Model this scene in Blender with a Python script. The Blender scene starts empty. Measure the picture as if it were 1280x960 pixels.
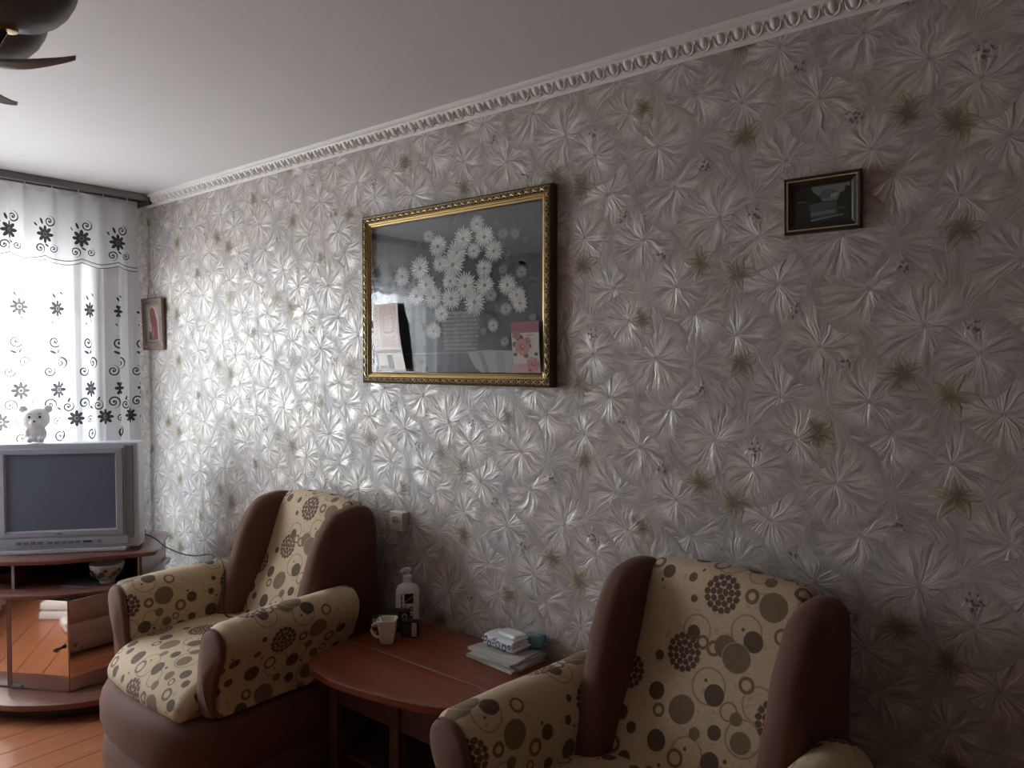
import bpy, bmesh, math, random
from mathutils import Vector, Matrix, noise

random.seed(7)
SC = bpy.context.scene
COL = SC.collection
PI = math.pi

# ------------------------------------------------------------------ camera
PITCH = math.atan(28 / 930.0)
YAW = math.radians(180 - 51.2)
cam_d = bpy.data.cameras.new('camera')
cam = bpy.data.objects.new('camera', cam_d)
COL.objects.link(cam)
cam_d.sensor_fit = 'HORIZONTAL'
cam_d.sensor_width = 36.0
cam_d.lens = 930.0 * 36 / 1280
cam_d.clip_start = 0.02
cam.location = (4.47, -2.04, 1.55)
cam.rotation_euler = (PI / 2 - PITCH, 0, YAW - PI / 2)
SC.camera = cam

# ------------------------------------------------------------------ world: overcast daylight outside the window
W = bpy.data.worlds.new('overcast_daylight')
SC.world = W
W.use_nodes = True
wt = W.node_tree
wt.nodes.clear()
wo = wt.nodes.new('ShaderNodeOutputWorld')
wb = wt.nodes.new('ShaderNodeBackground')
tc = wt.nodes.new('ShaderNodeTexCoord')
sx = wt.nodes.new('ShaderNodeSeparateXYZ')
rp = wt.nodes.new('ShaderNodeValToRGB')
mr = wt.nodes.new('ShaderNodeMapRange')
wt.links.new(tc.outputs['Generated'], sx.inputs[0])
mr.inputs['From Min'].default_value = -1
wt.links.new(sx.outputs['Z'], mr.inputs['Value'])
wt.links.new(mr.outputs[0], rp.inputs[0])
# overcast sky: the zenith about three times as bright as the horizon, dull ground below it
rp.color_ramp.elements[0].position = 0.49
rp.color_ramp.elements[0].color = (0.36, 0.355, 0.35, 1)
rp.color_ramp.elements[1].position = 1.0
rp.color_ramp.elements[1].color = (0.82, 0.91, 1.0, 1)
e_ = rp.color_ramp.elements.new(0.51)
e_.color = (0.50, 0.53, 0.56, 1)
wt.links.new(rp.outputs[0], wb.inputs['Color'])
wb.inputs['Strength'].default_value = 41.0
wt.links.new(wb.outputs[0], wo.inputs['Surface'])

# portal in the window opening guides the daylight (it gives off no light itself)
WIN_Y0, WIN_Y1, WIN_Z0, WIN_Z1 = -2.35, -0.42, 0.50, 2.21
pl = bpy.data.lights.new('window_portal', 'AREA')
pl.shape = 'RECTANGLE'
pl.size = WIN_Z1 - WIN_Z0
pl.size_y = WIN_Y1 - WIN_Y0
pl.cycles.is_portal = True
po = bpy.data.objects.new('window_portal', pl)
po.location = (-0.14, (WIN_Y0 + WIN_Y1) / 2, (WIN_Z0 + WIN_Z1) / 2)
po.rotation_euler = (0, -PI / 2, 0)
COL.objects.link(po)

vs = SC.view_settings
vs.view_transform = 'Standard'
vs.look = 'None'
vs.gamma = 1
vs.use_curve_mapping = False
vs.exposure = 0.0
SC.cycles.max_bounces = 10
SC.cycles.diffuse_bounces = 6
SC.cycles.glossy_bounces = 5
SC.cycles.transmission_bounces = 8
SC.cycles.transparent_max_bounces = 12
SC.cycles.sample_clamp_indirect = 6
SC.cycles.caustics_reflective = False
SC.cycles.caustics_refractive = False


# ------------------------------------------------------------------ node helper
class NT:
    def __init__(self, name):
        self.mat = bpy.data.materials.new(name)
        self.mat.use_nodes = True
        self.t = self.mat.node_tree
        self.t.nodes.clear()
        self.out = self.t.nodes.new('ShaderNodeOutputMaterial')

    def set(self, sock, v):
        if isinstance(v, bpy.types.NodeSocket):
            self.t.links.new(v, sock)
        elif v is not None:
            if hasattr(sock.default_value, '__len__'):
                v = tuple(v) if hasattr(v, '__len__') else (v, v, v)
                n = len(sock.default_value)
                sock.default_value = (v + (1.0,))[:n] if len(v) < n else v[:n]
            else:
                sock.default_value = v

    def m(self, op, a, b=None, c=None, clamp=False):
        n = self.t.nodes.new('ShaderNodeMath')
        n.operation = op
        n.use_clamp = clamp
        for i, v in enumerate((a, b, c)):
            if v is not None:
                self.set(n.inputs[i], v)
        return n.outputs[0]

    def v(self, op, a, b=None, c=None):
        n = self.t.nodes.new('ShaderNodeVectorMath')
        n.operation = op
        for i, x in enumerate((a, b, c)):
            if x is not None:
                if op == 'SCALE' and i == 1:
                    self.set(n.inputs['Scale'], x)
                else:
                    self.set(n.inputs[i], x)
        return n.outputs['Value'] if op in ('LENGTH', 'DOT_PRODUCT', 'DISTANCE') else n.outputs['Vector']

    def comb(self, x=0.0, y=0.0, z=0.0):
        n = self.t.nodes.new('ShaderNodeCombineXYZ')
        for i, q in enumerate((x, y, z)):
            self.set(n.inputs[i], q)
        return n.outputs[0]

    def sep(self, v):
        n = self.t.nodes.new('ShaderNodeSeparateXYZ')
        self.set(n.inputs[0], v)
        return n.outputs

    def noise(self, vec, scale=5.0, detail=2.0, rough=0.5, color=False, dist=0.0):
        n = self.t.nodes.new('ShaderNodeTexNoise')
        self.set(n.inputs['Vector'], vec)
        self.set(n.inputs['Scale'], scale)
        self.set(n.inputs['Detail'], detail)
        self.set(n.inputs['Roughness'], rough)
        self.set(n.inputs['Distortion'], dist)
        return n.outputs['Color' if color else 'Fac']

    def voronoi(self, vec, scale=5.0, out='Distance'):
        n = self.t.nodes.new('ShaderNodeTexVoronoi')
        self.set(n.inputs['Vector'], vec)
        self.set(n.inputs['Scale'], scale)
        return n.outputs[out]

    def mix(self, f, a, b):
        n = self.t.nodes.new('ShaderNodeMix')
        n.data_type = 'RGBA'
        self.set(n.inputs[0], f)
        self.set(n.inputs[6], a)
        self.set(n.inputs[7], b)
        return n.outputs[2]

    def mixv(self, f, a, b):
        n = self.t.nodes.new('ShaderNodeMix')
        n.data_type = 'VECTOR'
        self.set(n.inputs[0], f)
        self.set(n.inputs[4], a)
        self.set(n.inputs[5], b)
        return n.outputs[1]

    def ramp(self, f, stops):
        n = self.t.nodes.new('ShaderNodeValToRGB')
        self.set(n.inputs[0], f)
        e = n.color_ramp.elements
        while len(e) < len(stops):
            e.new(0.5)
        for i, (p, c) in enumerate(stops):
            e[i].position = p
            e[i].color = (c + (1,))[:4] if hasattr(c, '__len__') else (c, c, c, 1)
        return n.outputs[0]

    def rng(self, v, a, b, c=0.0, d=1.0, smooth=True):
        n = self.t.nodes.new('ShaderNodeMapRange')
        n.interpolation_type = 'SMOOTHSTEP' if smooth else 'LINEAR'
        self.set(n.inputs['Value'], v)
        for k, q in zip(('From Min', 'From Max', 'To Min', 'To Max'), (a, b, c, d)):
            self.set(n.inputs[k], q)
        return n.outputs[0]

    def obj(self):
        return self.t.nodes.new('ShaderNodeTexCoord').outputs['Object']

    def uv(self):
        return self.t.nodes.new('ShaderNodeTexCoord').outputs['UV']

    def attr(self, name='Col'):
        n = self.t.nodes.new('ShaderNodeAttribute')
        n.attribute_name = name
        return n.outputs['Color']

    def bump(self, h, strength=0.3, dist=0.002, normal=None):
        n = self.t.nodes.new('ShaderNodeBump')
        self.set(n.inputs['Height'], h)
        n.inputs['Strength'].default_value = strength
        n.inputs['Distance'].default_value = dist
        if normal is not None:
            self.set(n.inputs['Normal'], normal)
        return n.outputs[0]

    def bsdf(self, color, rough=0.5, metal=0.0, spec=0.5, normal=None, **kw):
        n = self.t.nodes.new('ShaderNodeBsdfPrincipled')
        self.set(n.inputs['Base Color'], color)
        self.set(n.inputs['Roughness'], rough)
        self.set(n.inputs['Metallic'], metal)
        self.set(n.inputs['Specular IOR Level'], spec)
        if normal is not None:
            self.set(n.inputs['Normal'], normal)
        for k, q in kw.items():
            self.set(n.inputs[k.replace('_', ' ')], q)
        return n.outputs[0]

    def shader(self, kind, **kw):
        n = self.t.nodes.new(kind)
        for k, q in kw.items():
            self.set(n.inputs[k], q)
        return n.outputs[0]

    def mixs(self, f, a, b):
        n = self.t.nodes.new('ShaderNodeMixShader')
        self.set(n.inputs[0], f)
        self.t.links.new(a, n.inputs[1])
        self.t.links.new(b, n.inputs[2])
        return n.outputs[0]

    def done(self, s):
        self.t.links.new(s, self.out.inputs['Surface'])
        return self.mat


def plain(name, color, rough=0.5, metal=0.0, spec=0.5, grain=0.0, gscale=60, var=0.08, **kw):
    t = NT(name)
    o = t.obj()
    n = t.noise(o, gscale, 3)
    c = t.mix(n, tuple(x * (1 - var) for x in color), tuple(min(1, x * (1 + var)) for x in color))
    nb = t.bump(n, grain, 0.001) if grain else None
    return t.done(t.bsdf(c, rough, metal, spec, nb, **kw))


def chain(t, uv, motifs, tile, halfz_only=False):
    """motifs: (cx, cy, r, id). Gives (local vector / r with id in z) of the topmost motif covering the point, 10 where none."""
    st = (10.0, 10.0, 0.0)
    mx = (50.0 if halfz_only else tile[0] / 2, tile[1] / 2, 1.0)
    mn = tuple(-q for q in mx)
    for (cx, cy, r, i) in motifs:
        d = t.v('SUBTRACT', uv, (cx, cy, 0.0))
        w = t.v('WRAP', d, mx, mn)
        s = t.v('MULTIPLY', w, (1 / r, 1 / r, 0.0))
        hit = t.m('LESS_THAN', t.v('LENGTH', s), 1.0)
        st = t.mixv(hit, st, t.v('ADD', s, (0.0, 0.0, float(i))))
    x, y, z = t.sep(st)
    ln = t.v('LENGTH', t.comb(x, y, 0.0))
    return x, y, z, ln


# ------------------------------------------------------------------ materials
def wallpaper():
    t = NT('embossed_floral_wallpaper')
    px, py, pz = t.sep(t.obj())
    X = t.m('SUBTRACT', t.m('SUBTRACT', px, py), 3.60)
    Z = t.m('SUBTRACT', pz, 0.10)
    wob = t.noise(t.comb(X, Z, 0.0), 9.0, 2, color=True)
    wx, wz, _ = t.sep(wob)
    col = t.m('FLOOR', t.m('DIVIDE', X, 0.53))
    u0 = t.m('SUBTRACT', X, t.m('MULTIPLY', col, 0.53))
    v0 = t.m('ADD', Z, t.m('MULTIPLY', col, 0.325))
    u = t.m('ADD', u0, t.m('MULTIPLY', t.m('SUBTRACT', wx, 0.5), 0.058))
    v = t.m('ADD', v0, t.m('MULTIPLY', t.m('SUBTRACT', wz, 0.5), 0.058))
    uv = t.comb(u, v, 0.0)
    fans = [(0.175, 0.068, .115, 1.1), (0.15, 0.366, .115, 2.3), (0.055, 0.238, .10, 3.7), (0.27, 0.21, .115, 4.9),
            (0.44, 0.616, .115, 5.2), (0.38, 0.352, .125, 6.6), (0.324, 0.484, .125, 7.4), (0.515, 0.25, .13, 8.8),
            (0.22, 0.60, .10, 9.5), (0.39, 0.06, .10, 10.7), (0.10, 0.50, .10, 11.9)]
    full = []
    for (cx, cz, r, i) in fans:
        full.append((cx, cz, r, i))
        if cx - r < 0:
            full.append((cx + .53, cz + .325, r, i))
        if cx + r > .53:
            full.append((cx - .53, cz - .325, r, i))
    fx, fy, fid, fl = chain(t, uv, full, (.53, .645), True)
    # a second, larger set of fans lying underneath, half a repeat on
    under = []
    for (cx, cz, r, i) in [(0.11, 0.14, .17, 21.3), (0.34, 0.28, .17, 22.7), (0.45, 0.47, .17, 23.1), (0.24, 0.45, .16, 24.4), (0.05, 0.40, .16, 25.8), (0.30, 0.02, .17, 26.2), (0.08, 0.61, .15, 27.9)]:
        under.append((cx, cz, r, i))
        if cx - r < 0:
            under.append((cx + .53, cz + .325, r, i))
        if cx + r > .53:
            under.append((cx - .53, cz - .325, r, i))
    gx, gy, gid, gl = chain(t, uv, under, (.53, .645), True)

    def streak(x, y, i, ln, k):
        th = t.m('ARCTAN2', x, y)
        n1 = t.noise(t.comb(t.m('MULTIPLY', th, k), t.m('MULTIPLY', ln, 1.3), t.m('MULTIPLY', i, 7.31)), 1.0, 3.2, 0.64)
        lobe = t.m('ABSOLUTE', t.m('SINE', t.m('ADD', t.m('MULTIPLY', th, 2.5), i)))
        return th, n1, lobe
    th, n1, lobe = streak(fx, fy, fid, fl, 5.0)
    th2, n2, lobe2 = streak(gx, gy, gid, gl, 9.0)
    aA = t.rng(t.m('ADD', fl, t.m('MULTIPLY', t.m('SUBTRACT', n1, 0.5), 1.5)), 1.02, 0.72)
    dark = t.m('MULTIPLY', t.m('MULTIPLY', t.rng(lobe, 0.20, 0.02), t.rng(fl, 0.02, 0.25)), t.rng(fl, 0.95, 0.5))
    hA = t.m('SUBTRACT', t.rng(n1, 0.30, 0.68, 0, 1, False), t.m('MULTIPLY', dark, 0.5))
    hA = t.m('SUBTRACT', hA, t.m('MULTIPLY', t.rng(fl, 0.10, 0.0), 0.5))
    hB = t.m('MULTIPLY', t.rng(n2, 0.3, 0.7, 0, 1, False), 0.62)
    h = t.m('ADD', t.m('MULTIPLY', hA, aA), t.m('MULTIPLY', hB, t.m('SUBTRACT', 1.0, aA)))
    # colour: greyed beige ground with lilac clouds, cream strokes
    cl = t.noise(t.comb(u0, v0, col), 5.0, 2)
    ground = t.mix(t.rng(cl, 0.40, 0.62), (0.585, 0.525, 0.46), (0.535, 0.495, 0.495))
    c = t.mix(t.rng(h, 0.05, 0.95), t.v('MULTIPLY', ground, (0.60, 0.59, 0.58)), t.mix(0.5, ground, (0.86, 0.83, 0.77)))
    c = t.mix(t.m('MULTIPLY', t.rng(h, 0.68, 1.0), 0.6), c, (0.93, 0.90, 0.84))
    # olive lilies and little sprigs
    fw = [(0.06, 0.152, .062, 0.0), (0.048, 0.404, .064, 2.2), (0.467, 0.125, .062, 3.6), (0.273, 0.606, .050, 1.5)]
    sp = [(0.097, 0.562, .042, 12.), (0.347, 0.146, .042, 13.), (0.205, 0.29, .034, 14.), (0.47, 0.40, .034, 15.)]
    fws = []
    for (cx, cz, r, i) in fw + sp:
        fws.append((cx, cz, r, i))
        if cx - r < 0:
            fws.append((cx + .53, cz + .325, r, i))
        if cx + r > .53:
            fws.append((cx - .53, cz - .325, r, i))
    lx, ly, lid, ll = chain(t, uv, fws, (.53, .645), True)
    lth = t.m('ARCTAN2', lx, ly)
    pet = t.m('ABSOLUTE', t.m('COSINE', t.m('ADD', t.m('MULTIPLY', lth, 2.5), lid)))
    phi = t.m('DIVIDE', t.m('ARCCOSINE', t.m('MINIMUM', pet, 1.0)), 2.5)
    ll = t.m('MULTIPLY', ll, t.m('ADD', 0.82, t.m('MULTIPLY', t.noise(t.comb(t.m('MULTIPLY', lth, 1.3), t.m('MULTIPLY', lid, 5.0), 0.0), 1.0, 1), 0.5)))
    lat = t.m('MULTIPLY', ll, t.m('SINE', phi))
    wid = t.m('MULTIPLY', t.m('SINE', t.m('MULTIPLY', t.m('POWER', t.m('MINIMUM', ll, 1.0), 0.85), PI)), 0.26)
    edge = t.m('SUBTRACT', wid, lat)
    lm = t.m('MULTIPLY', t.rng(edge, 0.0, 0.045), t.m('LESS_THAN', ll, 1.0))
    islily = t.m('LESS_THAN', lid, 10.0)
    vein = t.noise(t.comb(t.m('MULTIPLY', lth, 5.0), ll, lid), 1.0, 2)
    lc = t.mix(t.rng(t.m('ADD', ll, t.m('MULTIPLY', t.m('SUBTRACT', vein, .5), 1.0)), 0.08, 0.85), (0.12, 0.095, 0.042), (0.52, 0.455, 0.32))
    c = t.mix(t.m('MULTIPLY', t.m('MULTIPLY', lm, islily), 0.85), c, lc)
    rim = t.m('MULTIPLY', t.m('MULTIPLY', t.m('MAXIMUM', t.rng(t.m('ABSOLUTE', edge), 0.035, 0.0), t.rng(lat, 0.03, 0.0)), t.rng(ll, 1.0, 0.8)), islily)
    c = t.mix(t.m('MULTIPLY', rim, 0.6), c, (0.105, 0.08, 0.038))
    spn = t.voronoi(t.comb(u, v, 0.0), 85.0)
    sm = t.m('MULTIPLY', t.m('MULTIPLY', t.rng(spn, 0.50, 0.30), t.m('GREATER_THAN', lid, 10.0)), t.rng(t.m('ADD', ll, t.m('MULTIPLY', vein, 0.8)), 1.15, 0.8))
    c = t.mix(t.m('MULTIPLY', sm, 0.9), c, (0.12, 0.085, 0.075))
    hb = t.m('ADD', h, t.m('MULTIPLY', lm, 0.6))
    nb = t.bump(hb, 0.42, 0.004)
    pearl = t.m('MULTIPLY', t.rng(h, 0.25, 1.0), t.m('SUBTRACT', 1.0, t.m('MULTIPLY', lm, islily)))
    return t.done(t.bsdf(c, t.m('SUBTRACT', 0.46, t.m('MULTIPLY', pearl, 0.12)), t.m('MULTIPLY', pearl, 0.40), 0.7, nb))


def armchair_fabric():
    t = NT('circle_patterned_upholstery')
    uvc = t.uv()
    K = 1 / 1072.0

    def q(x, y, r, i):
        return ((x - 530) * K, -(y - 90) * K, r * K, i)
    discs = [q(*p) for p in [
        (632, 112, 21, .9), (732, 97, 33, .15), (807, 130, 29, .85), (846, 228, 40, .2), (960, 262, 22, .9), (820, 293, 18, .3),
        (850, 341, 20, .25), (759, 340, 27, 1), (909, 374, 23, .9), (825, 412, 29, .15), (699, 393, 17, .3), (752, 413, 20, .95),
        (593, 340, 30, .95), (645, 440, 40, .25), (726, 502, 30, 1), (799, 464, 18, .2), (768, 612, 42, .2), (535, 560, 15, .9),
        (555, 465, 26, .95), (597, 258, 14, .9), (616, 202, 11, .95), (773, 154, 5, 1), (621, 283, 5, 1), (798, 356, 6, 1),
        (945, 233, 5, 1), (683, 350, 5, 1), (694, 533, 5, 1), (955, 345, 17, 1)]]
    rings = [q(*p) for p in [
        (640, 120, 45, .05), (784, 150, 47, .05), (690, 335, 50, .05), (705, 520, 52, .05), (785, 310, 35, .06), (828, 424, 50, .05),
        (850, 515, 48, .05), (783, 242, 21, .24), (911, 286, 24, .22), (578, 418, 20, .22), (808, 552, 23, .2), (700, 620, 22, .2),
        (660, 318, 25, .16), (882, 160, 23, .16), (888, 327, 15, .18), (775, 475, 26, .1), (665, 92, 20, .2)]]
    dahl = [q(*p) for p in [(697, 232, 55, .8), (897, 490, 54, 1), (612, 588, 56, .5)]]
    tile = (450 * K, 536 * K)
    uu, vv, _ = t.sep(uvc)
    weave = t.noise(t.comb(t.m('MULTIPLY', uu, 60.0), t.m('MULTIPLY', vv, 420.0), 0.0), 1.0, 2, 0.6)
    weave2 = t.noise(t.comb(t.m('MULTIPLY', uu, 350.0), t.m('MULTIPLY', vv, 350.0), 0.0), 1.0, 1)
    jit = t.comb(t.m('MULTIPLY', t.m('SUBTRACT', weave, .5), .002), t.m('MULTIPLY', t.m('SUBTRACT', weave2, .5), .002), 0.0)
    uvj = t.v('ADD', t.comb(uu, vv, 0.0), jit)
    base = t.mix(weave, (0.40, 0.29, 0.18), (0.67, 0.525, 0.35))
    # thin and thick rings
    rx, ry, ri, rl = chain(t, uvj, rings, tile)
    rm = t.rng(t.m('SUBTRACT', t.m('ABSOLUTE', t.m('SUBTRACT', rl, t.m('SUBTRACT', 0.97, ri))), ri), 0.03, -0.02)
    c = t.mix(t.m('MULTIPLY', rm, t.rng(ri, 0.05, 0.16, 0.5, 0.88)), base, (0.13, 0.075, 0.045))
    # scribbles of fine thread
    scr = t.m('ABSOLUTE', t.m('SUBTRACT', t.noise(uvj, 26.0, 1), 0.5))
    c = t.mix(t.m('MULTIPLY', t.rng(scr, 0.010, 0.003), 0.35), c, (0.2, 0.13, 0.08))
    dx, dy, di, dl = chain(t, uvj, discs, tile)
    dm = t.rng(dl, 0.99, 0.93)
    stripe = t.noise(t.comb(t.m('MULTIPLY', uu, 30.0), t.m('MULTIPLY', vv, 300.0), di), 1.0, 2)
    dc = t.mix(t.rng(di, .3, .8), (0.165, 0.112, 0.060), (0.060, 0.032, 0.022))
    dc = t.mix(t.m('MULTIPLY', stripe, 0.35), dc, (0.22, 0.16, 0.10))
    c = t.mix(t.m('MULTIPLY', dm, 0.95), c, dc)
    # dahlias: rings of round petals
    ax, ay, ai, al = chain(t, uvj, dahl, tile)
    ro = t.m('MULTIPLY', al, 3.1)
    kk = t.m('FLOOR', ro)
    fr = t.m('SUBTRACT', t.m('SUBTRACT', ro, kk), 0.5)
    cnt = t.m('ADD', 3.0, t.m('MULTIPLY', kk, 6.0))
    ath = t.m('ADD', t.m('DIVIDE', t.m('ARCTAN2', ax, ay), 2 * PI), 0.5)
    af = t.m('SUBTRACT', t.m('FRACT', t.m('ADD', t.m('MULTIPLY', ath, cnt), t.m('MULTIPLY', kk, 0.37))), 0.5)
    arc = t.m('MULTIPLY', af, t.m('DIVIDE', t.m('MULTIPLY', t.m('ADD', kk, 0.5), 2 * PI), cnt))
    pd = t.v('LENGTH', t.comb(fr, arc, 0.0))
    am = t.m('MULTIPLY', t.rng(pd, 0.56, 0.46), t.m('LESS_THAN', al, 0.99))
    c = t.mix(t.m('MULTIPLY', t.m('LESS_THAN', al, 0.9), 0.75), c, (0.52, 0.40, 0.28))
    c = t.mix(t.m('MULTIPLY', am, 0.95), c, t.mix(stripe, (0.058, 0.030, 0.021), (0.12, 0.065, 0.044)))
    hb = t.m('ADD', t.m('MULTIPLY', weave, 0.6), t.m('MULTIPLY', t.m('MAXIMUM', dm, am), -0.5))
    nb = t.bump(hb, 0.35, 0.0012)
    return t.done(t.bsdf(c, 0.8, 0, 0.25, nb, Sheen_Weight=0.08))


def velour():
    t = NT('brown_velour')
    o = t.obj()
    n = t.noise(o, 9.0, 3)
    f = t.noise(t.v('MULTIPLY', o, (60.0, 60.0, 420.0)), 1.0, 2)
    c = t.mix(n, (0.098, 0.042, 0.029), (0.145, 0.067, 0.047))
    c = t.mix(t.m('MULTIPLY', f, 0.4), c, (0.19, 0.098, 0.072))
    nb = t.bump(f, 0.18, 0.001)
    return t.done(t.bsdf(c, 0.75, 0, 0.2, nb, Sheen_Weight=0.15, Sheen_Roughness=0.4, Sheen_Tint=(0.75, 0.55, 0.48)))


def wood(name, c1, c2, rough, axis='x', scale=6.0, coat=0.0, spec=0.5):
    t = NT(name)
    o = t.obj()
    st = {'x': (1.2, 14.0, 14.0), 'y': (14.0, 1.2, 14.0), 'z': (14.0, 14.0, 1.2)}[axis]
    n = t.noise(t.v('MULTIPLY', o, st), scale / 6.0, 4, 0.6, dist=0.6)
    n2 = t.noise(t.v('MULTIPLY', o, tuple(8 * s for s in st)), 1.0, 2)
    f = t.m('ADD', t.m('MULTIPLY', n, 0.75), t.m('MULTIPLY', n2, 0.25))
    c = t.mix(t.rng(f, 0.32, 0.68), c1, c2)
    return t.done(t.bsdf(c, t.m('ADD', rough, t.m('MULTIPLY', n2, 0.08)), 0, spec, t.bump(f, 0.05, 0.0008), Coat_Weight=coat, Coat_Roughness=0.12))


def curtain_mat(name, flowers, scrolls, leaves, sheer, scallop=None, white=0.86):
    t = NT(name)
    uu, vv, _ = t.sep(t.uv())
    P = 0.19
    ink = None

    def add(a):
        nonlocal ink
        ink = a if ink is None else t.m('MAXIMUM', ink, a)

    def local(z, ph, du=0.0):
        x = t.m('WRAP', t.m('SUBTRACT', uu, ph + du), P / 2, -P / 2)
        y = t.m('SUBTRACT', vv, z)
        return x, y
    for (z, ph, r) in flowers:
        x, y = local(z, ph)
        ln = t.v('LENGTH', t.comb(x, y, 0.0))
        th = t.m('ARCTAN2', x, y)
        e = t.m('MULTIPLY', t.m('ADD', .45, t.m('MULTIPLY', t.m('ABSOLUTE', t.m('COSINE', t.m('MULTIPLY', th, 4.0))), .55)), r)
        s = t.m('DIVIDE', t.m('SUBTRACT', e, ln), r)
        fill = t.m('MULTIPLY', t.rng(s, 0.0, 0.04), 0.97)
        line = t.rng(t.m('ABSOLUTE', s), 0.12, 0.07)
        vein = t.m('MULTIPLY', t.rng(t.m('ABSOLUTE', t.m('SINE', t.m('MULTIPLY', th, 4.0))), 0.90, 0.99), t.rng(ln, r * .95, r * .5))
        core = t.rng(t.m('ABSOLUTE', t.m('SUBTRACT', t.m('DIVIDE', ln, r), 0.24)), 0.05, 0.02)
        add(t.m('MULTIPLY', t.m('MAXIMUM', fill, line), t.m('SUBTRACT', 1.0, t.m('MULTIPLY', core, .22))))
    for (z, ph, r, sg) in scrolls:
        x, y = local(z, ph)
        ln = t.m('DIVIDE', t.v('LENGTH', t.comb(x, y, 0.0)), r)
        th = t.m('DIVIDE', t.m('ARCTAN2', x, t.m('MULTIPLY', y, sg)), 2 * PI)
        ph2 = t.m('FRACT', t.m('ADD', t.m('SUBTRACT', t.m('MULTIPLY', t.m('POWER', ln, .8), 1.9), th), 0.5))
        sp = t.m('MULTIPLY', t.rng(t.m('ABSOLUTE', t.m('SUBTRACT', ph2, 0.5)), 0.22, 0.17), t.rng(ln, 1.0, 0.95))
        dot = t.rng(ln, 0.2, 0.12)
        add(t.m('MULTIPLY', t.m('MAXIMUM', sp, dot), 0.98))
    for (z, ph, r, ang) in leaves:
        x, y = local(z, ph)
        ca, sa = math.cos(ang), math.sin(ang)
        a = t.m('ADD', t.m('MULTIPLY', x, ca / r), t.m('MULTIPLY', y, sa / r))
        b = t.m('ADD', t.m('MULTIPLY', x, -sa * 2.6 / r), t.m('MULTIPLY', y, ca * 2.6 / r))
        add(t.m('MULTIPLY', t.rng(t.v('LENGTH', t.comb(a, b, 0.0)), 1.0, 0.85), 0.98))
    if scallop is not None:
        z0, amp = scallop
        e = t.m('ADD', z0 + 0.012, t.m('MULTIPLY', t.m('ABSOLUTE', t.m('SINE', t.m('MULTIPLY', uu, PI / P))), -amp))
        d = t.m('SUBTRACT', vv, e)
        add(t.m('MULTIPLY', t.rng(t.m('ABSOLUTE', d), 0.0045, 0.003), 0.98))
        d2 = t.m('SUBTRACT', d, 0.022)
        add(t.m('MULTIPLY', t.rng(t.m('ABSOLUTE', d2), 0.003, 0.002), 0.9))
    thread = t.noise(t.comb(t.m('MULTIPLY', uu, 900.0), t.m('MULTIPLY', vv, 40.0), 0.0), 1.0, 1)
    if ink is None:
        ink = 0.0
    c = t.mix(ink, (white, white, white * 1.01), (0.06, 0.052, 0.055))
    ct = t.mix(ink, (white, white * 1.01, white * 1.03), (0.012, 0.011, 0.011))
    dif = t.shader('ShaderNodeBsdfDiffuse', Color=c)
    tr = t.shader('ShaderNodeBsdfTranslucent', Color=ct)
    cloth = t.mixs(0.5, dif, tr)
    tp = t.shader('ShaderNodeBsdfTransparent', Color=(0.97, 0.98, 1.0))
    alpha = t.m('ADD', t.m('ADD', 1 - sheer, t.m('MULTIPLY', t.m('SUBTRACT', thread, 0.5), 0.12)), t.m('MULTIPLY', ink, sheer), clamp=True)
    return t.done(t.mixs(alpha, tp, cloth))


def print_mat(name, rough=0.45, spec=0.4, coat=0.0):
    t = NT(name)
    o = t.obj()
    n = t.noise(o, 90.0, 3)
    c = t.mix(t.m('MULTIPLY', n, 0.25), t.attr(), t.v('SCALE', t.attr(), 0.75))
    return t.done(t.bsdf(c, rough, 0, spec, None, Coat_Weight=coat, Coat_Roughness=0.05))


def glass_mat(name, tint=(0.97, 0.98, 0.98), ior=1.45, rough=0.0, base=0.03):
    t = NT(name)
    lw = t.t.nodes.new('ShaderNodeFresnel')
    gm = t.t.nodes.new('ShaderNodeNewGeometry')
    t.set(lw.inputs['IOR'], t.rng(gm.outputs['Backfacing'], 0, 1, ior, 1 / ior, False))
    tr = t.shader('ShaderNodeBsdfTransparent', Color=tint)
    gl = t.shader('ShaderNodeBsdfGlossy', Color=(1, 1, 1), Roughness=rough)
    return t.done(t.mixs(lw.outputs[0], tr, gl))


M = {}
M['wallpaper'] = wallpaper()
M['fabric'] = armchair_fabric()
M['velour'] = velour()
M['ceiling'] = plain('white_ceiling_paint', (0.70, 0.675, 0.66), 0.7, grain=0.05, gscale=30, var=0.03)
M['plaster'] = plain('dim_beige_wall_paint', (0.23, 0.175, 0.13), 0.8, grain=0.05)
M['white_trim'] = plain('white_polystyrene', (0.78, 0.76, 0.73), 0.45, grain=0.03, var=0.03)
M['pvc'] = plain('white_window_plastic', (0.8, 0.8, 0.8), 0.35, var=0.02)
M['floor'] = wood('painted_floorboards', (0.32, 0.115, 0.052), (0.36, 0.135, 0.064), 0.20, 'y', spec=0.6)
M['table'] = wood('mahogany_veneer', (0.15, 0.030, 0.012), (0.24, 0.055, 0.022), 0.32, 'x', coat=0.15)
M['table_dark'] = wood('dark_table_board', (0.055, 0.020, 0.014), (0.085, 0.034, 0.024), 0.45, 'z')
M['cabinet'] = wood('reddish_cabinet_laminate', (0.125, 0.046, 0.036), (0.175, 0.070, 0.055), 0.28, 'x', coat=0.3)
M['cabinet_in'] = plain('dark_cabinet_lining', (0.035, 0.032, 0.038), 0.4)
M['cabinet_edge'] = plain('pale_edge_band', (0.45, 0.38, 0.36), 0.35)
M['mirror'] = plain('bronze_mirror', (0.72, 0.60, 0.53), 0.04, 1.0, var=0.02)
M['knob'] = plain('dark_wood_knob', (0.10, 0.05, 0.03), 0.3)
M['tv'] = plain('silver_television_plastic', (0.38, 0.42, 0.50), 0.38, 0.2, var=0.03)
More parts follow.
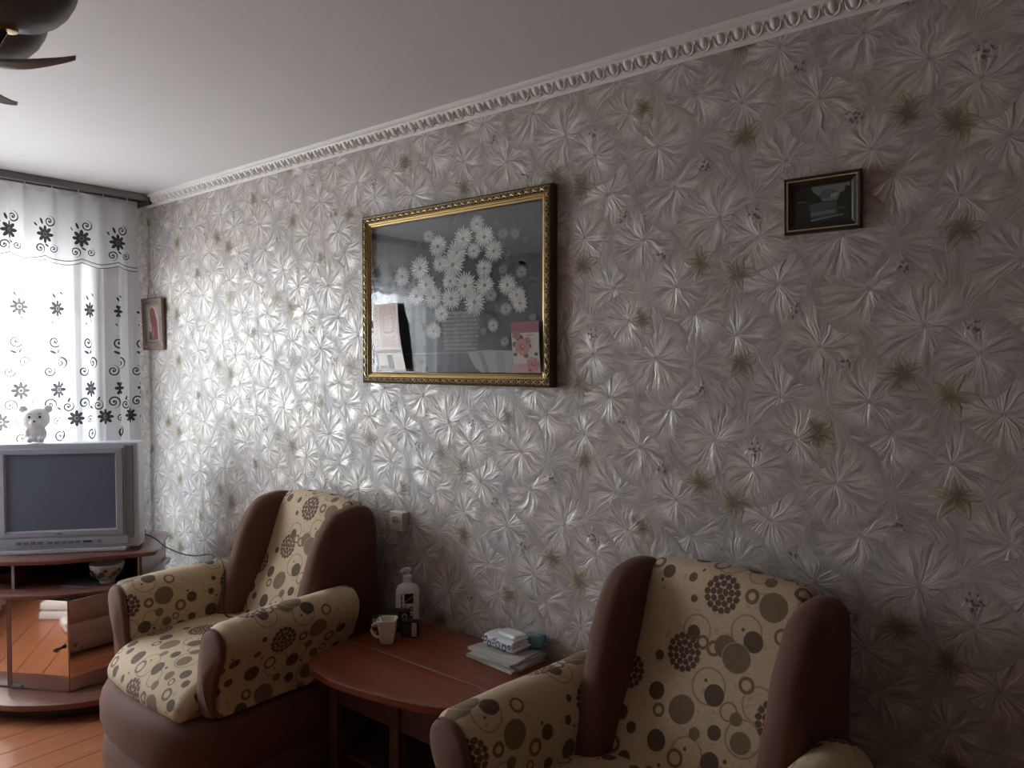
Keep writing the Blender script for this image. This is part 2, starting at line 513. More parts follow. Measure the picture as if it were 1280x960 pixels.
M['tv_light'] = plain('pale_silver_plastic', (0.54, 0.58, 0.66), 0.35, 0.2, var=0.03)
M['tv_dark'] = plain('grey_speaker_mesh', (0.15, 0.17, 0.20), 0.55, grain=0.4, gscale=600)
M['tv_black'] = plain('dark_grey_plastic', (0.05, 0.05, 0.055), 0.45)
M['screen'] = plain('picture_tube_glass', (0.12, 0.155, 0.23), 0.10, 0.0, 0.9, var=0.02)  # base colour lifted to stand in for haze and reflections on the tube


def bear_mat():
    t = NT('milky_white_plastic')
    b = t.bsdf((0.82, 0.82, 0.83), 0.35)
    return t.done(t.mixs(0.18, b, t.shader('ShaderNodeBsdfTranslucent', Color=(0.85, 0.85, 0.87))))


M['bear'] = bear_mat()
M['ink'] = plain('black_ink', (0.02, 0.02, 0.02), 0.5)
M['black_rubber'] = plain('black_rubber', (0.012, 0.012, 0.012), 0.5)
M['cup'] = plain('cream_ceramic', (0.80, 0.74, 0.66), 0.22, var=0.02, Coat_Weight=0.5)
M['bottle'] = plain('white_bottle_plastic', (0.78, 0.76, 0.75), 0.32, var=0.02)
M['steel'] = plain('spoon_steel', (0.6, 0.56, 0.5), 0.25, 1.0, var=0.03)
M['gold'] = plain('antique_gold', (0.32, 0.21, 0.085), 0.38, 0.85, grain=0.25, gscale=160, var=0.25)
M['gold_dark'] = plain('dark_patinated_gold', (0.10, 0.068, 0.03), 0.45, 0.6, grain=0.2, gscale=120, var=0.3)
M['gold_bright'] = plain('bright_gilding', (0.85, 0.70, 0.38), 0.3, 0.8, var=0.2)
M['frame_black'] = plain('black_lacquer', (0.018, 0.014, 0.012), 0.3, grain=0.1)
M['print'] = print_mat('printed_picture')
M['print_gloss'] = print_mat('glossy_print', 0.25, 0.5)
M['paper'] = print_mat('printed_paper', 0.7, 0.2)
M['glass'] = glass_mat('clear_picture_glass')
M['window_glass'] = glass_mat('window_pane_glass')
M['icon_frame'] = wood('carved_brown_frame', (0.12, 0.075, 0.055), (0.24, 0.16, 0.12), 0.5, 'z')
M['socket'] = plain('ivory_plastic', (0.66, 0.61, 0.52), 0.35, var=0.02)
M['rail'] = plain('grey_curtain_rail', (0.20, 0.19, 0.19), 0.4, var=0.05)
M['bronze'] = plain('dark_bronze_metal', (0.05, 0.035, 0.028), 0.35, 0.7)


def leaf_mat():
    t = NT('frosted_glass_leaf')
    b = t.bsdf((0.50, 0.50, 0.49), 0.35)
    return t.done(t.mixs(0.5, b, t.shader('ShaderNodeBsdfTranslucent', Color=(0.6, 0.6, 0.6))))


M['leaf'] = leaf_mat()


def shade_glass():
    t = NT('smoked_lamp_glass')
    tr = t.shader('ShaderNodeBsdfTranslucent', Color=(0.45, 0.44, 0.43))
    p = t.bsdf((0.20, 0.195, 0.19), 0.25, 0, 0.5)
    n = t.noise(t.obj(), 20.0, 2)
    return t.done(t.mixs(t.m('ADD', 0.3, t.m('MULTIPLY', n, 0.1)), p, tr))


M['shade'] = shade_glass()
FL = [(1.83, 0.0, .040), (1.402, 0.0, .042), (1.245, 0.095, .040), (1.06, 0.0, .042)]
SCR = [(1.655, .02, .038, 1), (1.545, -.02, .036, -1), (1.50, .05, .032, 1), (1.325, .05, .036, -1), (1.16, .0, .040, 1), (1.31, -.055, .030, 1), (1.235, .015, .026, -1)]
LV = [(1.895, .02, .016, 1.0), (1.915, -.03, .012, .7), (1.775, -.01, .014, 1.1), (1.755, .03, .01, .8), (1.60, .03, .02, .4), (1.605, .0, .016, 2.2), (1.30, .0, .018, .5), (1.345, -.06, .014, 2.0)]
M['tulle'] = curtain_mat('embroidered_tulle', FL, SCR, LV, 0.30)
M['valance'] = curtain_mat('embroidered_valance', [(2.205, 0.0, .042)], [(2.275, -.025, .030, 1), (2.13, .03, .028, -1), (2.135, -.045, .022, 1)],
                           [(2.27, .02, .018, 1.2), (2.15, -.01, .014, .5), (2.25, .05, .012, .9)], 0.12, scallop=(2.062, .02), white=0.70)


# ------------------------------------------------------------------ mesh helpers
class MB:
    def __init__(self):
        self.v, self.f, self.uv, self.c, self.mi = [], [], [], [], []
        self.mats = []

    def face(self, pts, uv=None, col=None, mat=0):
        b = len(self.v)
        self.v += [tuple(p) for p in pts]
        self.f.append(list(range(b, b + len(pts))))
        self.uv.append(uv)
        self.c.append(col)
        self.mi.append(mat)

    def grid(self, rows, closed=False, uvs=None, mat=0, flip=False):
        """rows: list of equal-length point lists"""
        b = len(self.v)
        n = len(rows[0])
        for r in rows:
            self.v += [tuple(p) for p in r]
        for i in range(len(rows) - 1):
            for j in range(n if closed else n - 1):
                j2 = (j + 1) % n
                q = [b + i * n + j, b + i * n + j2, b + (i + 1) * n + j2, b + (i + 1) * n + j]
                if flip:
                    q.reverse()
                self.f.append(q)
                if uvs:
                    a = [uvs[i][j], uvs[i][j + 1], uvs[i + 1][j + 1], uvs[i + 1][j]]
                    if flip:
                        a.reverse()
                    self.uv.append(a)
                else:
                    self.uv.append(None)
                self.c.append(None)
                self.mi.append(mat)

    def box(self, x0, x1, y0, y1, z0, z1, mat=0, col=None):
        P = [(x0, y0, z0), (x1, y0, z0), (x1, y1, z0), (x0, y1, z0), (x0, y0, z1), (x1, y0, z1), (x1, y1, z1), (x0, y1, z1)]
        b = len(self.v)
        self.v += P
        for q in ((0, 3, 2, 1), (4, 5, 6, 7), (0, 1, 5, 4), (1, 2, 6, 5), (2, 3, 7, 6), (3, 0, 4, 7)):
            self.f.append([b + i for i in q])
            self.uv.append(None)
            self.c.append(col)
            self.mi.append(mat)

    def lathe(self, prof, seg=24, c=(0, 0, 0), ax='z', sx=1.0, sy=1.0):
        rows = []
        for (r, h) in prof:
            row = []
            for k in range(seg):
                a = 2 * PI * k / seg
                p = (r * math.cos(a) * sx, r * math.sin(a) * sy, h)
                if ax == 'x':
                    p = (p[2], p[0], p[1])
                if ax == 'y':
                    p = (p[1], p[2], p[0])
                row.append((c[0] + p[0], c[1] + p[1], c[2] + p[2]))
            rows.append(row)
        self.grid(rows, closed=True)

    def tube(self, pts, r, seg=8, cap=True):
        pts = [Vector(p) for p in pts]
        rows = []
        up = Vector((0, 0, 1))
        for i, p in enumerate(pts):
            d = (pts[min(i + 1, len(pts) - 1)] - pts[max(i - 1, 0)]).normalized()
            u = d.cross(up)
            if u.length < 1e-3:
                u = d.cross(Vector((1, 0, 0)))
            u.normalize()
            w = u.cross(d)
            rr = r[i] if hasattr(r, '__len__') else r
            rows.append([p + (u * math.cos(2 * PI * k / seg) + w * math.sin(2 * PI * k / seg)) * rr for k in range(seg)])
        if cap:
            rows.insert(0, [pts[0]] * seg)
            rows.append([pts[-1]] * seg)
        self.grid(rows, closed=True)

    def xform(self, fn):
        self.v = [tuple(fn(Vector(p))) for p in self.v]
        return self


def build(name, mb, mat, parent=None, smooth=False, bevel=0.0, bseg=2, weld=True, subdiv=0):
    me = bpy.data.meshes.new(name)
    me.from_pydata([tuple(p) for p in mb.v], [], mb.f)
    if any(u is not None for u in mb.uv):
        L = me.uv_layers.new(name='UVMap')
        flat = []
        for f, u in zip(mb.f, mb.uv):
            for k in range(len(f)):
                flat += list(u[k]) if u else [0, 0]
        L.data.foreach_set('uv', flat)
    if any(c is not None for c in mb.c):
        A = me.color_attributes.new('Col', 'FLOAT_COLOR', 'CORNER')
        flat = []
        for f, c in zip(mb.f, mb.c):
            cc = c if c is not None else (1, 1, 1)
            if len(cc) == len(f) and hasattr(cc[0], '__len__'):
                for q in cc:
                    flat += list(q)[:3] + [1.0]
            else:
                flat += (list(cc)[:3] + [1.0]) * len(f)
        A.data.foreach_set('color', flat)
    mats = mat if isinstance(mat, (list, tuple)) else [mat]
    for m in mats:
        me.materials.append(m)
    me.polygons.foreach_set('material_index', mb.mi)
    bm = bmesh.new()
    bm.from_mesh(me)
    if weld:
        bmesh.ops.remove_doubles(bm, verts=bm.verts, dist=1e-5)
        bmesh.ops.dissolve_degenerate(bm, dist=1e-6, edges=bm.edges)
        bmesh.ops.recalc_face_normals(bm, faces=bm.faces)
    if bevel:
        ed = [e for e in bm.edges if len(e.link_faces) == 2 and e.calc_face_angle(0) > 0.6]
        bmesh.ops.bevel(bm, geom=ed, offset=bevel, segments=bseg, affect='EDGES', profile=0.6, clamp_overlap=True)
    if smooth and not bevel:
        for f in bm.faces:
            f.smooth = True
        lim = 0.7
        for e in bm.edges:
            if len(e.link_faces) == 2 and e.calc_face_angle(0) > lim:
                e.smooth = False
    bm.to_mesh(me)
    bm.free()
    o = bpy.data.objects.new(name, me)
    COL.objects.link(o)
    if parent is not None:
        o.parent = parent
    if subdiv:
        s = o.modifiers.new('s', 'SUBSURF')
        s.levels = s.render_levels = subdiv
    return o


def tag(o, label=None, cat=None, group=None, kind=None):
    if label:
        o['label'] = label
    if cat:
        o['category'] = cat
    if group:
        o['group'] = group
    if kind:
        o['kind'] = kind
    return o


def thing(name, label, cat, loc=(0, 0, 0), rz=0.0, group=None):
    o = bpy.data.objects.new(name, None)
    o.empty_display_size = 0.05
    COL.objects.link(o)
    o.location = loc
    o.rotation_euler = (0, 0, rz)
    return tag(o, label, cat, group)


def bx(name, dims, mat, parent=None, bevel=0.002, bseg=2):
    m = MB()
    m.box(*dims)
    return build(name, m, mat, parent, bevel=bevel, bseg=bseg)


def smooth_loop(pts, n):
    """closed Catmull-Rom resampled by length"""
    P = [Vector(p) for p in pts]
    k = len(P)
    dense = []
    for i in range(k):
        p0, p1, p2, p3 = P[i - 1], P[i], P[(i + 1) % k], P[(i + 2) % k]
        for s in range(12):
            t = s / 12
            dense.append(0.5 * ((2 * p1) + (p2 - p0) * t + (2 * p0 - 5 * p1 + 4 * p2 - p3) * t * t + (3 * p1 - p0 - 3 * p2 + p3) * t ** 3))
    return resample(dense, n, True)


def resample(pts, n, closed):
    q = list(pts) + ([pts[0]] if closed else [])
    acc = [0.0]
    for a, b in zip(q, q[1:]):
        acc.append(acc[-1] + (b - a).length)
    out = []
    j = 0
    for i in range(n):
        s = acc[-1] * i / (n if closed else n - 1)
        while j < len(acc) - 2 and acc[j + 1] < s:
            j += 1
        d = acc[j + 1] - acc[j]
        out.append(q[j].lerp(q[j + 1], 0 if d == 0 else (s - acc[j]) / d))
    return out


def puff(outline, w0, w1, r, axis, n=56, nr=5, crown=0.0, mid=8, dome=0.0, uvo=(0, 0), fn=None, close=True):
    """rounded extrusion of a closed outline (p, q) along an axis; metric UVs"""
    L = smooth_loop(outline, n) if close else [Vector(p) for p in outline]
    n = len(L)
    area = sum(a.x * b.y - b.x * a.y for a, b in zip(L, L[1:] + L[:1]))
    if area < 0:
        L.reverse()
    nor = []
    for i in range(n):
        d = (L[(i + 1) % n] - L[i - 1]).normalized()
        nor.append(Vector((d.y, -d.x)))
    acc = [0.0]
    for i in range(n):
        acc.append(acc[-1] + (L[(i + 1) % n] - L[i]).length)
    cen = sum(L, Vector((0, 0))) / n
    rings = []
    for k in range(nr + 1):
        a = PI / 2 * k / nr
        rings.append((w0 + r * (1 - math.cos(a)), r * (1 - math.sin(a))))
    for k in range(1, mid):
        t = k / mid
        rings.append((w0 + r + (w1 - w0 - 2 * r) * t, -crown * math.sin(PI * t)))
    for k in range(nr, -1, -1):
        a = PI / 2 * k / nr
        rings.append((w1 - r * (1 - math.cos(a)), r * (1 - math.sin(a))))

    def P3(p, w):
        if axis == 'x':
            q = Vector((w, p.x, p.y))
        elif axis == 'y':
            q = Vector((p.x, w, p.y))
        else:
            q = Vector((p.x, p.y, w))
        return fn(q) if fn else q
    m = MB()
    rows, uvs = [], []
    for (w, ins) in rings:
        rows.append([P3(L[i] - nor[i] * ins, w) for i in range(n)])
        uvs.append([(w + uvo[0], acc[i] + uvo[1]) for i in range(n + 1)])
    m.grid(rows, closed=True, uvs=uvs)
    for (side, w, sg) in ((0, w0, -1), (1, w1, 1)):
        base = [L[i] - nor[i] * r for i in range(n)]
        rs, us = [], []
        for s in (1.0, 0.72, 0.42, 0.12, 0.0):
            pts = [cen + (p - cen) * s for p in base]
            rs.append([P3(p, w + sg * dome * (1 - s * s)) for p in pts])
            us.append([(p.x + uvo[0], p.y + uvo[1]) for p in pts + pts[:1]])
        m.grid(rs, closed=True, uvs=us)
    return m


def wrinkle(amp, fr):
    def f(p):
        d = noise.noise_vector(p * fr)
        return p + d * amp
    return f


def flat_poly(m, pts, y, col, layer):
    """a printed shape on a picture lying in the x-z plane facing -y"""
    m.face([(p[0], y - layer * 0.00004, p[1]) for p in pts], col=col)


def stroke(m, pts, w, y, col, layer):
    for a, b in zip(pts, pts[1:]):
        d = Vector((b[0] - a[0], b[1] - a[1]))
        if d.length == 0:
            continue
        nn = Vector((-d.y, d.x)).normalized() * w / 2
        flat_poly(m, [(a[0] - nn.x, a[1] - nn.y), (b[0] - nn.x, b[1] - nn.y), (b[0] + nn.x, b[1] + nn.y), (a[0] + nn.x, a[1] + nn.y)], y, col, layer)


def ell(cx, cz, rx, rz, n=14, a0=0.0):
    return [(cx + rx * math.cos(a0) * math.cos(2 * PI * k / n) - rz * math.sin(a0) * math.sin(2 * PI * k / n),
             cz + rx * math.sin(a0) * math.cos(2 * PI * k / n) + rz * math.cos(a0) * math.sin(2 * PI * k / n)) for k in range(n)]


# ------------------------------------------------------------------ the room
H = 2.488
RX, RY = 5.7, -3.15
m = MB()
m.box(-0.06, RX + .1, RY - .1, 0.1, -0.10, -0.022)
floor = tag(build('floor', m, M['cabinet_in']), kind='structure')
x = 0.0
while x < RX - .01:
    w = min(0.136, RX - x)
    b = bx('plank', (x + .001, x + w - .001, RY, 0.0, -0.022, 0.0), M['floor'], floor, bevel=0.0015, bseg=1)
    x += w
m = MB()
m.box(-0.3, RX + .1, RY - .1, 0.1, H, H + .12)
tag(build('ceiling', m, M['ceiling']), kind='structure')
m = MB()
m.box(-0.3, RX + .1, 0.0, 0.12, 0.0, H)
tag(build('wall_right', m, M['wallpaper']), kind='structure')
# window wall built round the opening
m = MB()
m.box(-0.28, 0.0, WIN_Y1, 0.0, 0.0, H)
m.box(-0.28, 0.0, RY, WIN_Y0, 0.0, H)
m.box(-0.28, 0.0, WIN_Y0, WIN_Y1, 0.0, WIN_Z0)
m.box(-0.28, 0.0, WIN_Y0, WIN_Y1, WIN_Z1, H)
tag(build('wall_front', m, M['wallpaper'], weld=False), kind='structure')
m = MB()
m.box(-0.3, RX + .1, RY - .1, RY, 0.0, H)
tag(build('wall_left', m, M['plaster']), kind='structure')
m = MB()
m.box(RX, RX + .1, RY, 0.0, 0.0, H)
tag(build('wall_back', m, M['plaster']), kind='structure')
# window
win = bpy.data.objects.new('window_1', None)
COL.objects.link(win)
win['kind'] = 'structure'
m = MB()
fx0, fx1 = -0.13, -0.07
yc = (WIN_Y0 + WIN_Y1) / 2
for (a, b, c, d) in ((WIN_Y0, WIN_Y1, WIN_Z0, WIN_Z0 + .06), (WIN_Y0, WIN_Y1, WIN_Z1 - .06, WIN_Z1), (WIN_Y0, WIN_Y0 + .06, WIN_Z0, WIN_Z1),
                     (WIN_Y1 - .06, WIN_Y1, WIN_Z0, WIN_Z1), (yc - .05, yc + .05, WIN_Z0, WIN_Z1)):
    m.box(fx0, fx1, a, b, c, d)
build('window_frame', m, M['pvc'], win, weld=False)
for (a, b) in ((WIN_Y0 + .06, yc - .05), (yc + .05, WIN_Y1 - .06)):
    bx('pane', (-0.104, -0.098, a, b, WIN_Z0 + .06, WIN_Z1 - .06), M['window_glass'], win, bevel=0)
bx('window_sill', (-0.07, 0.06, WIN_Y0 - .04, WIN_Y1 + .04, WIN_Z0 - .03, WIN_Z0), M['pvc'], win, bevel=0.006)

# cornice: moulded egg-and-dart strip between the papered wall and the ceiling
PR = [(0.0, -.060), (-.004, -.060), (-.006, -.052), (-.012, -.048), (-.014, -.042), (-.030, -.020), (-.034, -.014), (-.044, -.011), (-.050, -.006), (-.052, 0.0), (0, 0)]
m = MB()
m.grid([[(xx, p[0], H + p[1]) for p in PR] for xx in (0.16, 1.5, 3.0, 4.5, RX)], closed=True)
m.face([(0.16, p[0], H + p[1]) for p in PR])
m.face([(RX, p[0], H + p[1]) for p in reversed(PR)])
cornice = tag(build('trim_1', m, M['white_trim'], smooth=False), kind='structure')


def egg_mesh():
    mm = MB()
    rows = []
    for i in range(5):
        a = PI * i / 4 - PI / 2
        rows.append([(math.cos(a) * .0125 * math.cos(b), -math.cos(a) * .009 * math.sin(b), math.sin(a) * .017) for b in [PI * j / 6 for j in range(7)]])
    mm.grid(rows)
    # raised cup round the egg
    arc = [(.019 * math.cos(a), -.003, .021 * math.sin(a)) for a in [PI * .95 + (PI * 1.1) * k / 8 for k in range(9)]]
    mm.tube(arc, .0035, 4, cap=False)
    return mm


def dart_mesh():
    mm = MB()
    b = [(-.005, 0, .014), (.005, 0, .014), (0.001, 0, -.018), (-.001, 0, -.018)]
    t = (0, -.008, .004)
    for i in range(4):
        mm.face([b[i], b[(i + 1) % 4], t])
    return mm


egg0 = build('egg', egg_mesh(), M['white_trim'], cornice, smooth=True)
dart0 = build('dart', dart_mesh(), M['white_trim'], cornice)
tilt = math.atan2(.016, .022)
n = int((RX - .2) / .05)
for k in range(n):
    for (src, dx) in ((egg0, 0.0), (dart0, .025)):
        o = src if k == 0 else src.copy()
        if k:
            COL.objects.link(o)
        o.location = (0.2 + k * .05 + dx, -.0225, H - .031)
        o.rotation_euler = (tilt, 0, 0)
m = MB()
m.box(0.0, RX, -.016, 0.0, 0.0, .07)
tag(build('baseboard_right', m, M['table_dark'], bevel=.003), kind='structure')

# ------------------------------------------------------------------ curtains and rail
FOLD = 1.33


def fold_path(y0, y1, x0, amp, seed, n):
    """plan of a hanging cloth: returns (x, y, arc length)"""
    rnd = random.Random(seed)
    ph = rnd.random() * 6
    out = []
    s = 0.0
    prev = None
    for i in range(n + 1):
        y = y0 + (y1 - y0) * i / n
        f = abs(y - y0)
        a = amp * (0.65 + 0.35 * math.sin(f * 5.1 + ph))
        x = x0 + a * math.sin(f * 2 * PI / .142 + ph + 1.3 * math.sin(f * 7.0 + ph)) + 0.25 * a * math.sin(f * 2 * PI / .06 + ph)
        yy = y + 0.35 * a * math.sin(f * 4 * PI / .142 + ph * 2)
        p = Vector((x, yy))
        if prev is not None:
            s += (p - prev).length
        out.append((x, yy, s))
        prev = p
    return out


def curtain(y0, y1, x0, amp, seed, top, bottom, nz, sag=None, scal=None, n=420, du=0.0):
    path = fold_path(y0, y1, x0, amp, seed, n)
    rows, uvs = [], []
    for k in range(nz + 1):
        t = k / nz
        row, ur = [], []
        for (x, y, s) in path:
            zt = top - (sag(y) if sag else 0)
            zb = bottom + (scal(s + du) if scal else 0)
            z = zt + (zb - zt) * t
            g = 0.55 + 0.45 * min(1, (zt - z) / .25)
            xx = x0 + (x - x0) * g
            row.append((xx, y, z))
            ur.append((s + du, z))
        rows.append(row)
        uvs.append(ur)
    mm = MB()
    mm.grid(rows, uvs=uvs)
    return mm


HOOKS = [-.135 - .125 * k for k in range(22)]


def sag(y):
    k = (y + .135) / -.125
    f = k - math.floor(k)
    return 0.030 * math.sin(PI * f) ** 1.0


tul = tag(build('tulle_curtain', curtain(-.062, -2.9, .135, .028, 3, 2.456, 0.05, 14, n=640, du=0.03), M['tulle'], smooth=True),
          'sheer white tulle curtain with grey embroidered flower bands behind the television', 'curtain')
val = tag(build('curtain_valance', curtain(-.085, -2.9, .190, .022, 5, 2.446, 2.066, 8, sag=sag, scal=lambda s: -.02 * abs(math.sin(s * PI / .19)) + .008, n=640, du=0.08), M['valance'], smooth=True),
          'short grey embroidered valance with scalloped hem at the top of the window', 'valance')
rail = thing('curtain_rail', 'grey ceiling curtain rail running above the window curtains', 'curtain rail', (0, 0, 0))
bx('rail_body', (0.06, 0.235, -2.9, -.035, H - .022, H - .0005), M['rail'], rail, bevel=.004)
for xx in (0.135, 0.190):
    bx('track', (xx - .007, xx + .007, -2.9, -.035, H - .028, H - .020), M['tv_black'], rail, bevel=.001)
bx('fascia', (0.228, 0.240, -2.9, -.035, H - .036, H - .0005), M['rail'], rail, bevel=.003)
bx('end_cap', (0.058, 0.242, -.036, -.020, H - .054, H - .0005), M['tv_black'], rail, bevel=.004)
hk = MB()
hk.tube([(0, 0, .006), (0, 0, -.012), (.004, 0, -.018), (0, 0, -.024)], .0022, 5)
h0 = build('hook', hk, M['pvc'], rail, smooth=True)
for i, y in enumerate(HOOKS):
    o = h0 if i == 0 else h0.copy()
    if i:
        COL.objects.link(o)
    o.location = (.190, y, H - .028)

# ------------------------------------------------------------------ armchairs
ARM = [(.268, .395), (.264, .52), (.268, .61), (.286, .675), (.318, .710), (.360, .720), (.402, .706), (.428, .668), (.424, .615), (.398, .560), (.382, .50), (.374, .45), (.368, .395)]
WING = [(-.045, .30), (-.045, .80), (-.050, .93), (-.075, .980), (-.125, .997), (-.190, .993), (-.250, .973), (-.300, .920), (-.342, .835), (-.375, .72), (-.415, .60), (-.445, .48), (-.45, .36), (-.30, .30)]
PANEL = [(-.050, .30), (-.050, .80), (-.052, .95), (-.070, .992), (-.105, 1.002), (-.140, .990), (-.168, .945), (-.195, .87), (-.225, .78), (-.262, .70), (-.305, .62), (-.352, .53), (-.40, .44), (-.42, .36), (-.30, .30)]
CUSH = [(-.30, .385), (-.30, .47), (-.34, .505), (-.50, .520), (-.70, .512), (-.80, .490), (-.848, .450), (-.868, .415), (-.860, .382), (-.82, .370), (-.60, .36)]


def make_armchair(label, loc, rz, uvshift):
    t = thing('armchair', label, 'armchair', loc, rz, 'matching patterned armchairs')
    # puffy base in two welts, bowed towards the front
    mm = MB()
    rows = []
    prof = [(.045, .90), (.060, .955), (.10, .99), (.15, .995), (.185, .975), (.200, .945), (.215, .975), (.26, 1.0), (.31, 1.0), (.345, .985), (.375, .95), (.385, .90)]
    for (z, s) in prof:
        row = []
        for k in range(64):
            a = 2 * PI * k / 64
            ca, sa = math.cos(a), math.sin(a)
            e = 2 / 4.5
            px = .395 * abs(ca) ** e * (1 if ca > 0 else -1)
            py = .41 * abs(sa) ** e * (1 if sa > 0 else -1)
            if sa < 0:
                py *= 1 + .10 * (1 - (px / .395) ** 2)
            gx = 1.0 if py < 0.1 else 0.97
            row.append(Vector((px * s * gx, -.475 + py * s, z)))
        rows.append(row)
    rows.insert(0, [Vector((0, -.475, .045))] * 64)
    rows.append([Vector((0, -.475, .385))] * 64)
    mm.grid(rows, closed=True)
    mm.xform(wrinkle(.004, 9))
    build('base', mm, M['velour'], t, smooth=True)
    for (fx, fy) in ((-.33, -.80), (.33, -.80), (-.31, -.12), (.31, -.12)):
        mm = MB()
        mm.lathe([(0, 0), (.020, 0), (.026, .03), (.030, .062), (0, .062)], 12)
        o = build('foot', mm, M['table_dark'], t, smooth=True)
        o.location = (fx, fy, 0)
    us = uvshift
    cu = puff(CUSH, -.298, .298, .05, 'x', n=60, crown=.012, mid=12, dome=.012, uvo=us[0], fn=wrinkle(.004, 7))
    build('seat_cushion', cu, M['fabric'], t, smooth=True)
    pn = puff([(p[0], p[1] - .012 * max(0, (p[1] - .3) / .7)) for p in PANEL], -.228, .228, .025, 'x', n=70, crown=.012, mid=12, uvo=us[1], fn=wrinkle(.003, 8))
    build('back_panel', pn, M['fabric'], t, smooth=True)
    for sg in (-1, 1):
        def wf(p, sg=sg):
            h = max(0.0, min(1.0, (p.z - .45) / .5))
            p = Vector((p.x + sg * .010 * h, p.y, p.z))
            return wrinkle(.004, 9)(p)
        a, b = (.206, .300) if sg > 0 else (-.300, -.206)
        build('back_wing', puff([(p[0], p[1] - .014 * max(0, (p[1] - .3) / .7)) for p in WING], a, b, .042, 'x', n=64, nr=8, mid=4, dome=.004, fn=wf), M['velour'], t, smooth=True)

        def af(p, sg=sg):
            k = max(0.0, (-p.y - .45) / .33)
            h = max(0.0, (p.z - .45) / .27)
            p = Vector((p.x + sg * .016 * k * k * h, p.y, p.z - .010 * (1 - k) * h - .020 * k * k * h))
            return wrinkle(.003, 9)(p)
        out = [(sg * p[0], p[1]) for p in ARM]
        build('arm', puff(out, -.775, -.235, .022, 'y', n=60, mid=14, uvo=us[2 if sg < 0 else 3], fn=af), M['fabric'], t, smooth=True)
        fr = [(sg * (.345 + (p[0] - .345) * .92), .52 + (p[1] - .52) * .95) for p in ARM]
        build('arm_front', puff(fr, -.797, -.772, .018, 'y', n=60, mid=2, dome=.012, fn=af), M['velour'], t, smooth=True)
    return t


US = [(.167, .13), (.14, .06), (.10, .12), (.30, .05)]
make_armchair('patterned brown armchair nearer the television, a black cord lying over its arm', (1.897, -.008, 0), math.radians(-1.5), US)
make_armchair('patterned brown armchair nearest the camera, below the small dark landscape picture', (3.695, -.022, 0), math.radians(-6), US)

# ------------------------------------------------------------------ coffee table
TZ = .54
tb = thing('coffee_table', 'low reddish brown coffee table with bowed front between the two armchairs', 'table', (2.70, 0, 0))
rim = [(2.335, -.07), (2.325, -.30), (2.335, -.42), (2.362, -.51), (2.42, -.562), (2.50, -.580), (2.58, -.585), (2.67, -.576), (2.75, -.563), (2.84, -.545), (2.92, -.522), (3.00, -.480), (3.06, -.40), (3.085, -.28), (3.085, -.07), (3.075, -.02), (2.345, -.02)]
rim = [(p[0] - 2.70, p[1]) for p in rim]
front = [p for p in rim]


def clip_leaf(y_cut, keep_front):
    L = smooth_loop(rim, 96)
    if keep_front:
        return [p for p in L if p.y < y_cut]
    return [p for p in L if p.y >= y_cut]


def slab(poly, z0, z1, r, mat, name, parent):
    return build(name, puff([(p.x, p.y) for p in poly], z0, z1, r, 'z', nr=3, mid=2, close=False), mat, parent, smooth=True)


def order_cut(ycut, fr):
    L = smooth_loop(rim, 120)
    keep = [(p.y < ycut) == fr for p in L]
    i0 = next(i for i in range(len(L)) if keep[i] and not keep[i - 1])
    out = []
    i = i0
    while keep[i % len(L)]:
        out.append(L[i % len(L)].copy())
        i += 1
    a, b = out[0], out[-1]
    a.y = b.y = ycut
    # a few points along the straight cut so the rounded edge stays even
    for k in range(1, 12):
        out.append(b.lerp(a, k / 12))
    return out


slab(order_cut(-.327, False), TZ - .024, TZ, .0035, M['table'], 'tabletop', tb)
slab(order_cut(-.3275, True), TZ - .024, TZ, .0035, M['table'], 'front_leaf', tb)
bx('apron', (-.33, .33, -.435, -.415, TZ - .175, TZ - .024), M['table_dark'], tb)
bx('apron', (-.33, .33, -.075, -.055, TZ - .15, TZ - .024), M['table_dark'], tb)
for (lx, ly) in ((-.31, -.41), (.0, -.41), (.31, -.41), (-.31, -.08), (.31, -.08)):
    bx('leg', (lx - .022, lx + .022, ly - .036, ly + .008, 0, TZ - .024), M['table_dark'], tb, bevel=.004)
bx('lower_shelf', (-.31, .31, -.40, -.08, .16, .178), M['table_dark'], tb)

# pump bottle
bt = thing('pump_bottle', 'white plastic pump bottle with black label on the coffee table', 'bottle', (2.383, -.085, TZ), math.radians(50))
bt.scale = (1.08, 1.08, 1.10)
mm = MB()
mm.lathe([(0, 0), (.036, 0), (.041, .004), (.042, .02), (.042, .118), (.039, .130), (.030, .141), (.017, .147), (.0145, .15), (.0145, .155), (0, .155)], 32, sx=1.0, sy=.66)
build('body', mm, M['bottle'], bt, smooth=True)
mm = MB()
mm.lathe([(0, .152), (.0155, .152), (.0155, .172), (.010, .175), (.006, .177), (.005, .19), (0, .19)], 20)
build('collar', mm, M['bottle'], bt, smooth=True)
mm = MB()
mm.lathe([(0, .188), (.012, .188), (.0135, .192), (.012, .199), (0, .201)], 18)
mm.tube([(0, 0, .194), (-.014, -.003, .194), (-.026, -.006, .189)], [.0065, .006, .0045], 8)
build('pump_head', mm, M['bottle'], bt, smooth=True)


def on_bottle(px, pz):
    a = px / .042
    return (.0424 * math.sin(a), -.0424 * .66 * math.cos(a), pz)


mm = MB()


def blab(x0, x1, z0, z1, col, ly=0):
    k = 8
    for i in range(k):
        a, b = x0 + (x1 - x0) * i / k, x0 + (x1 - x0) * (i + 1) / k
        q = [on_bottle(a, z0), on_bottle(b, z0), on_bottle(b, z1), on_bottle(a, z1)]
        mm.face([(p[0] * (1 + ly * .004), p[1] * (1 + ly * .004), p[2]) for p in q], col=col)


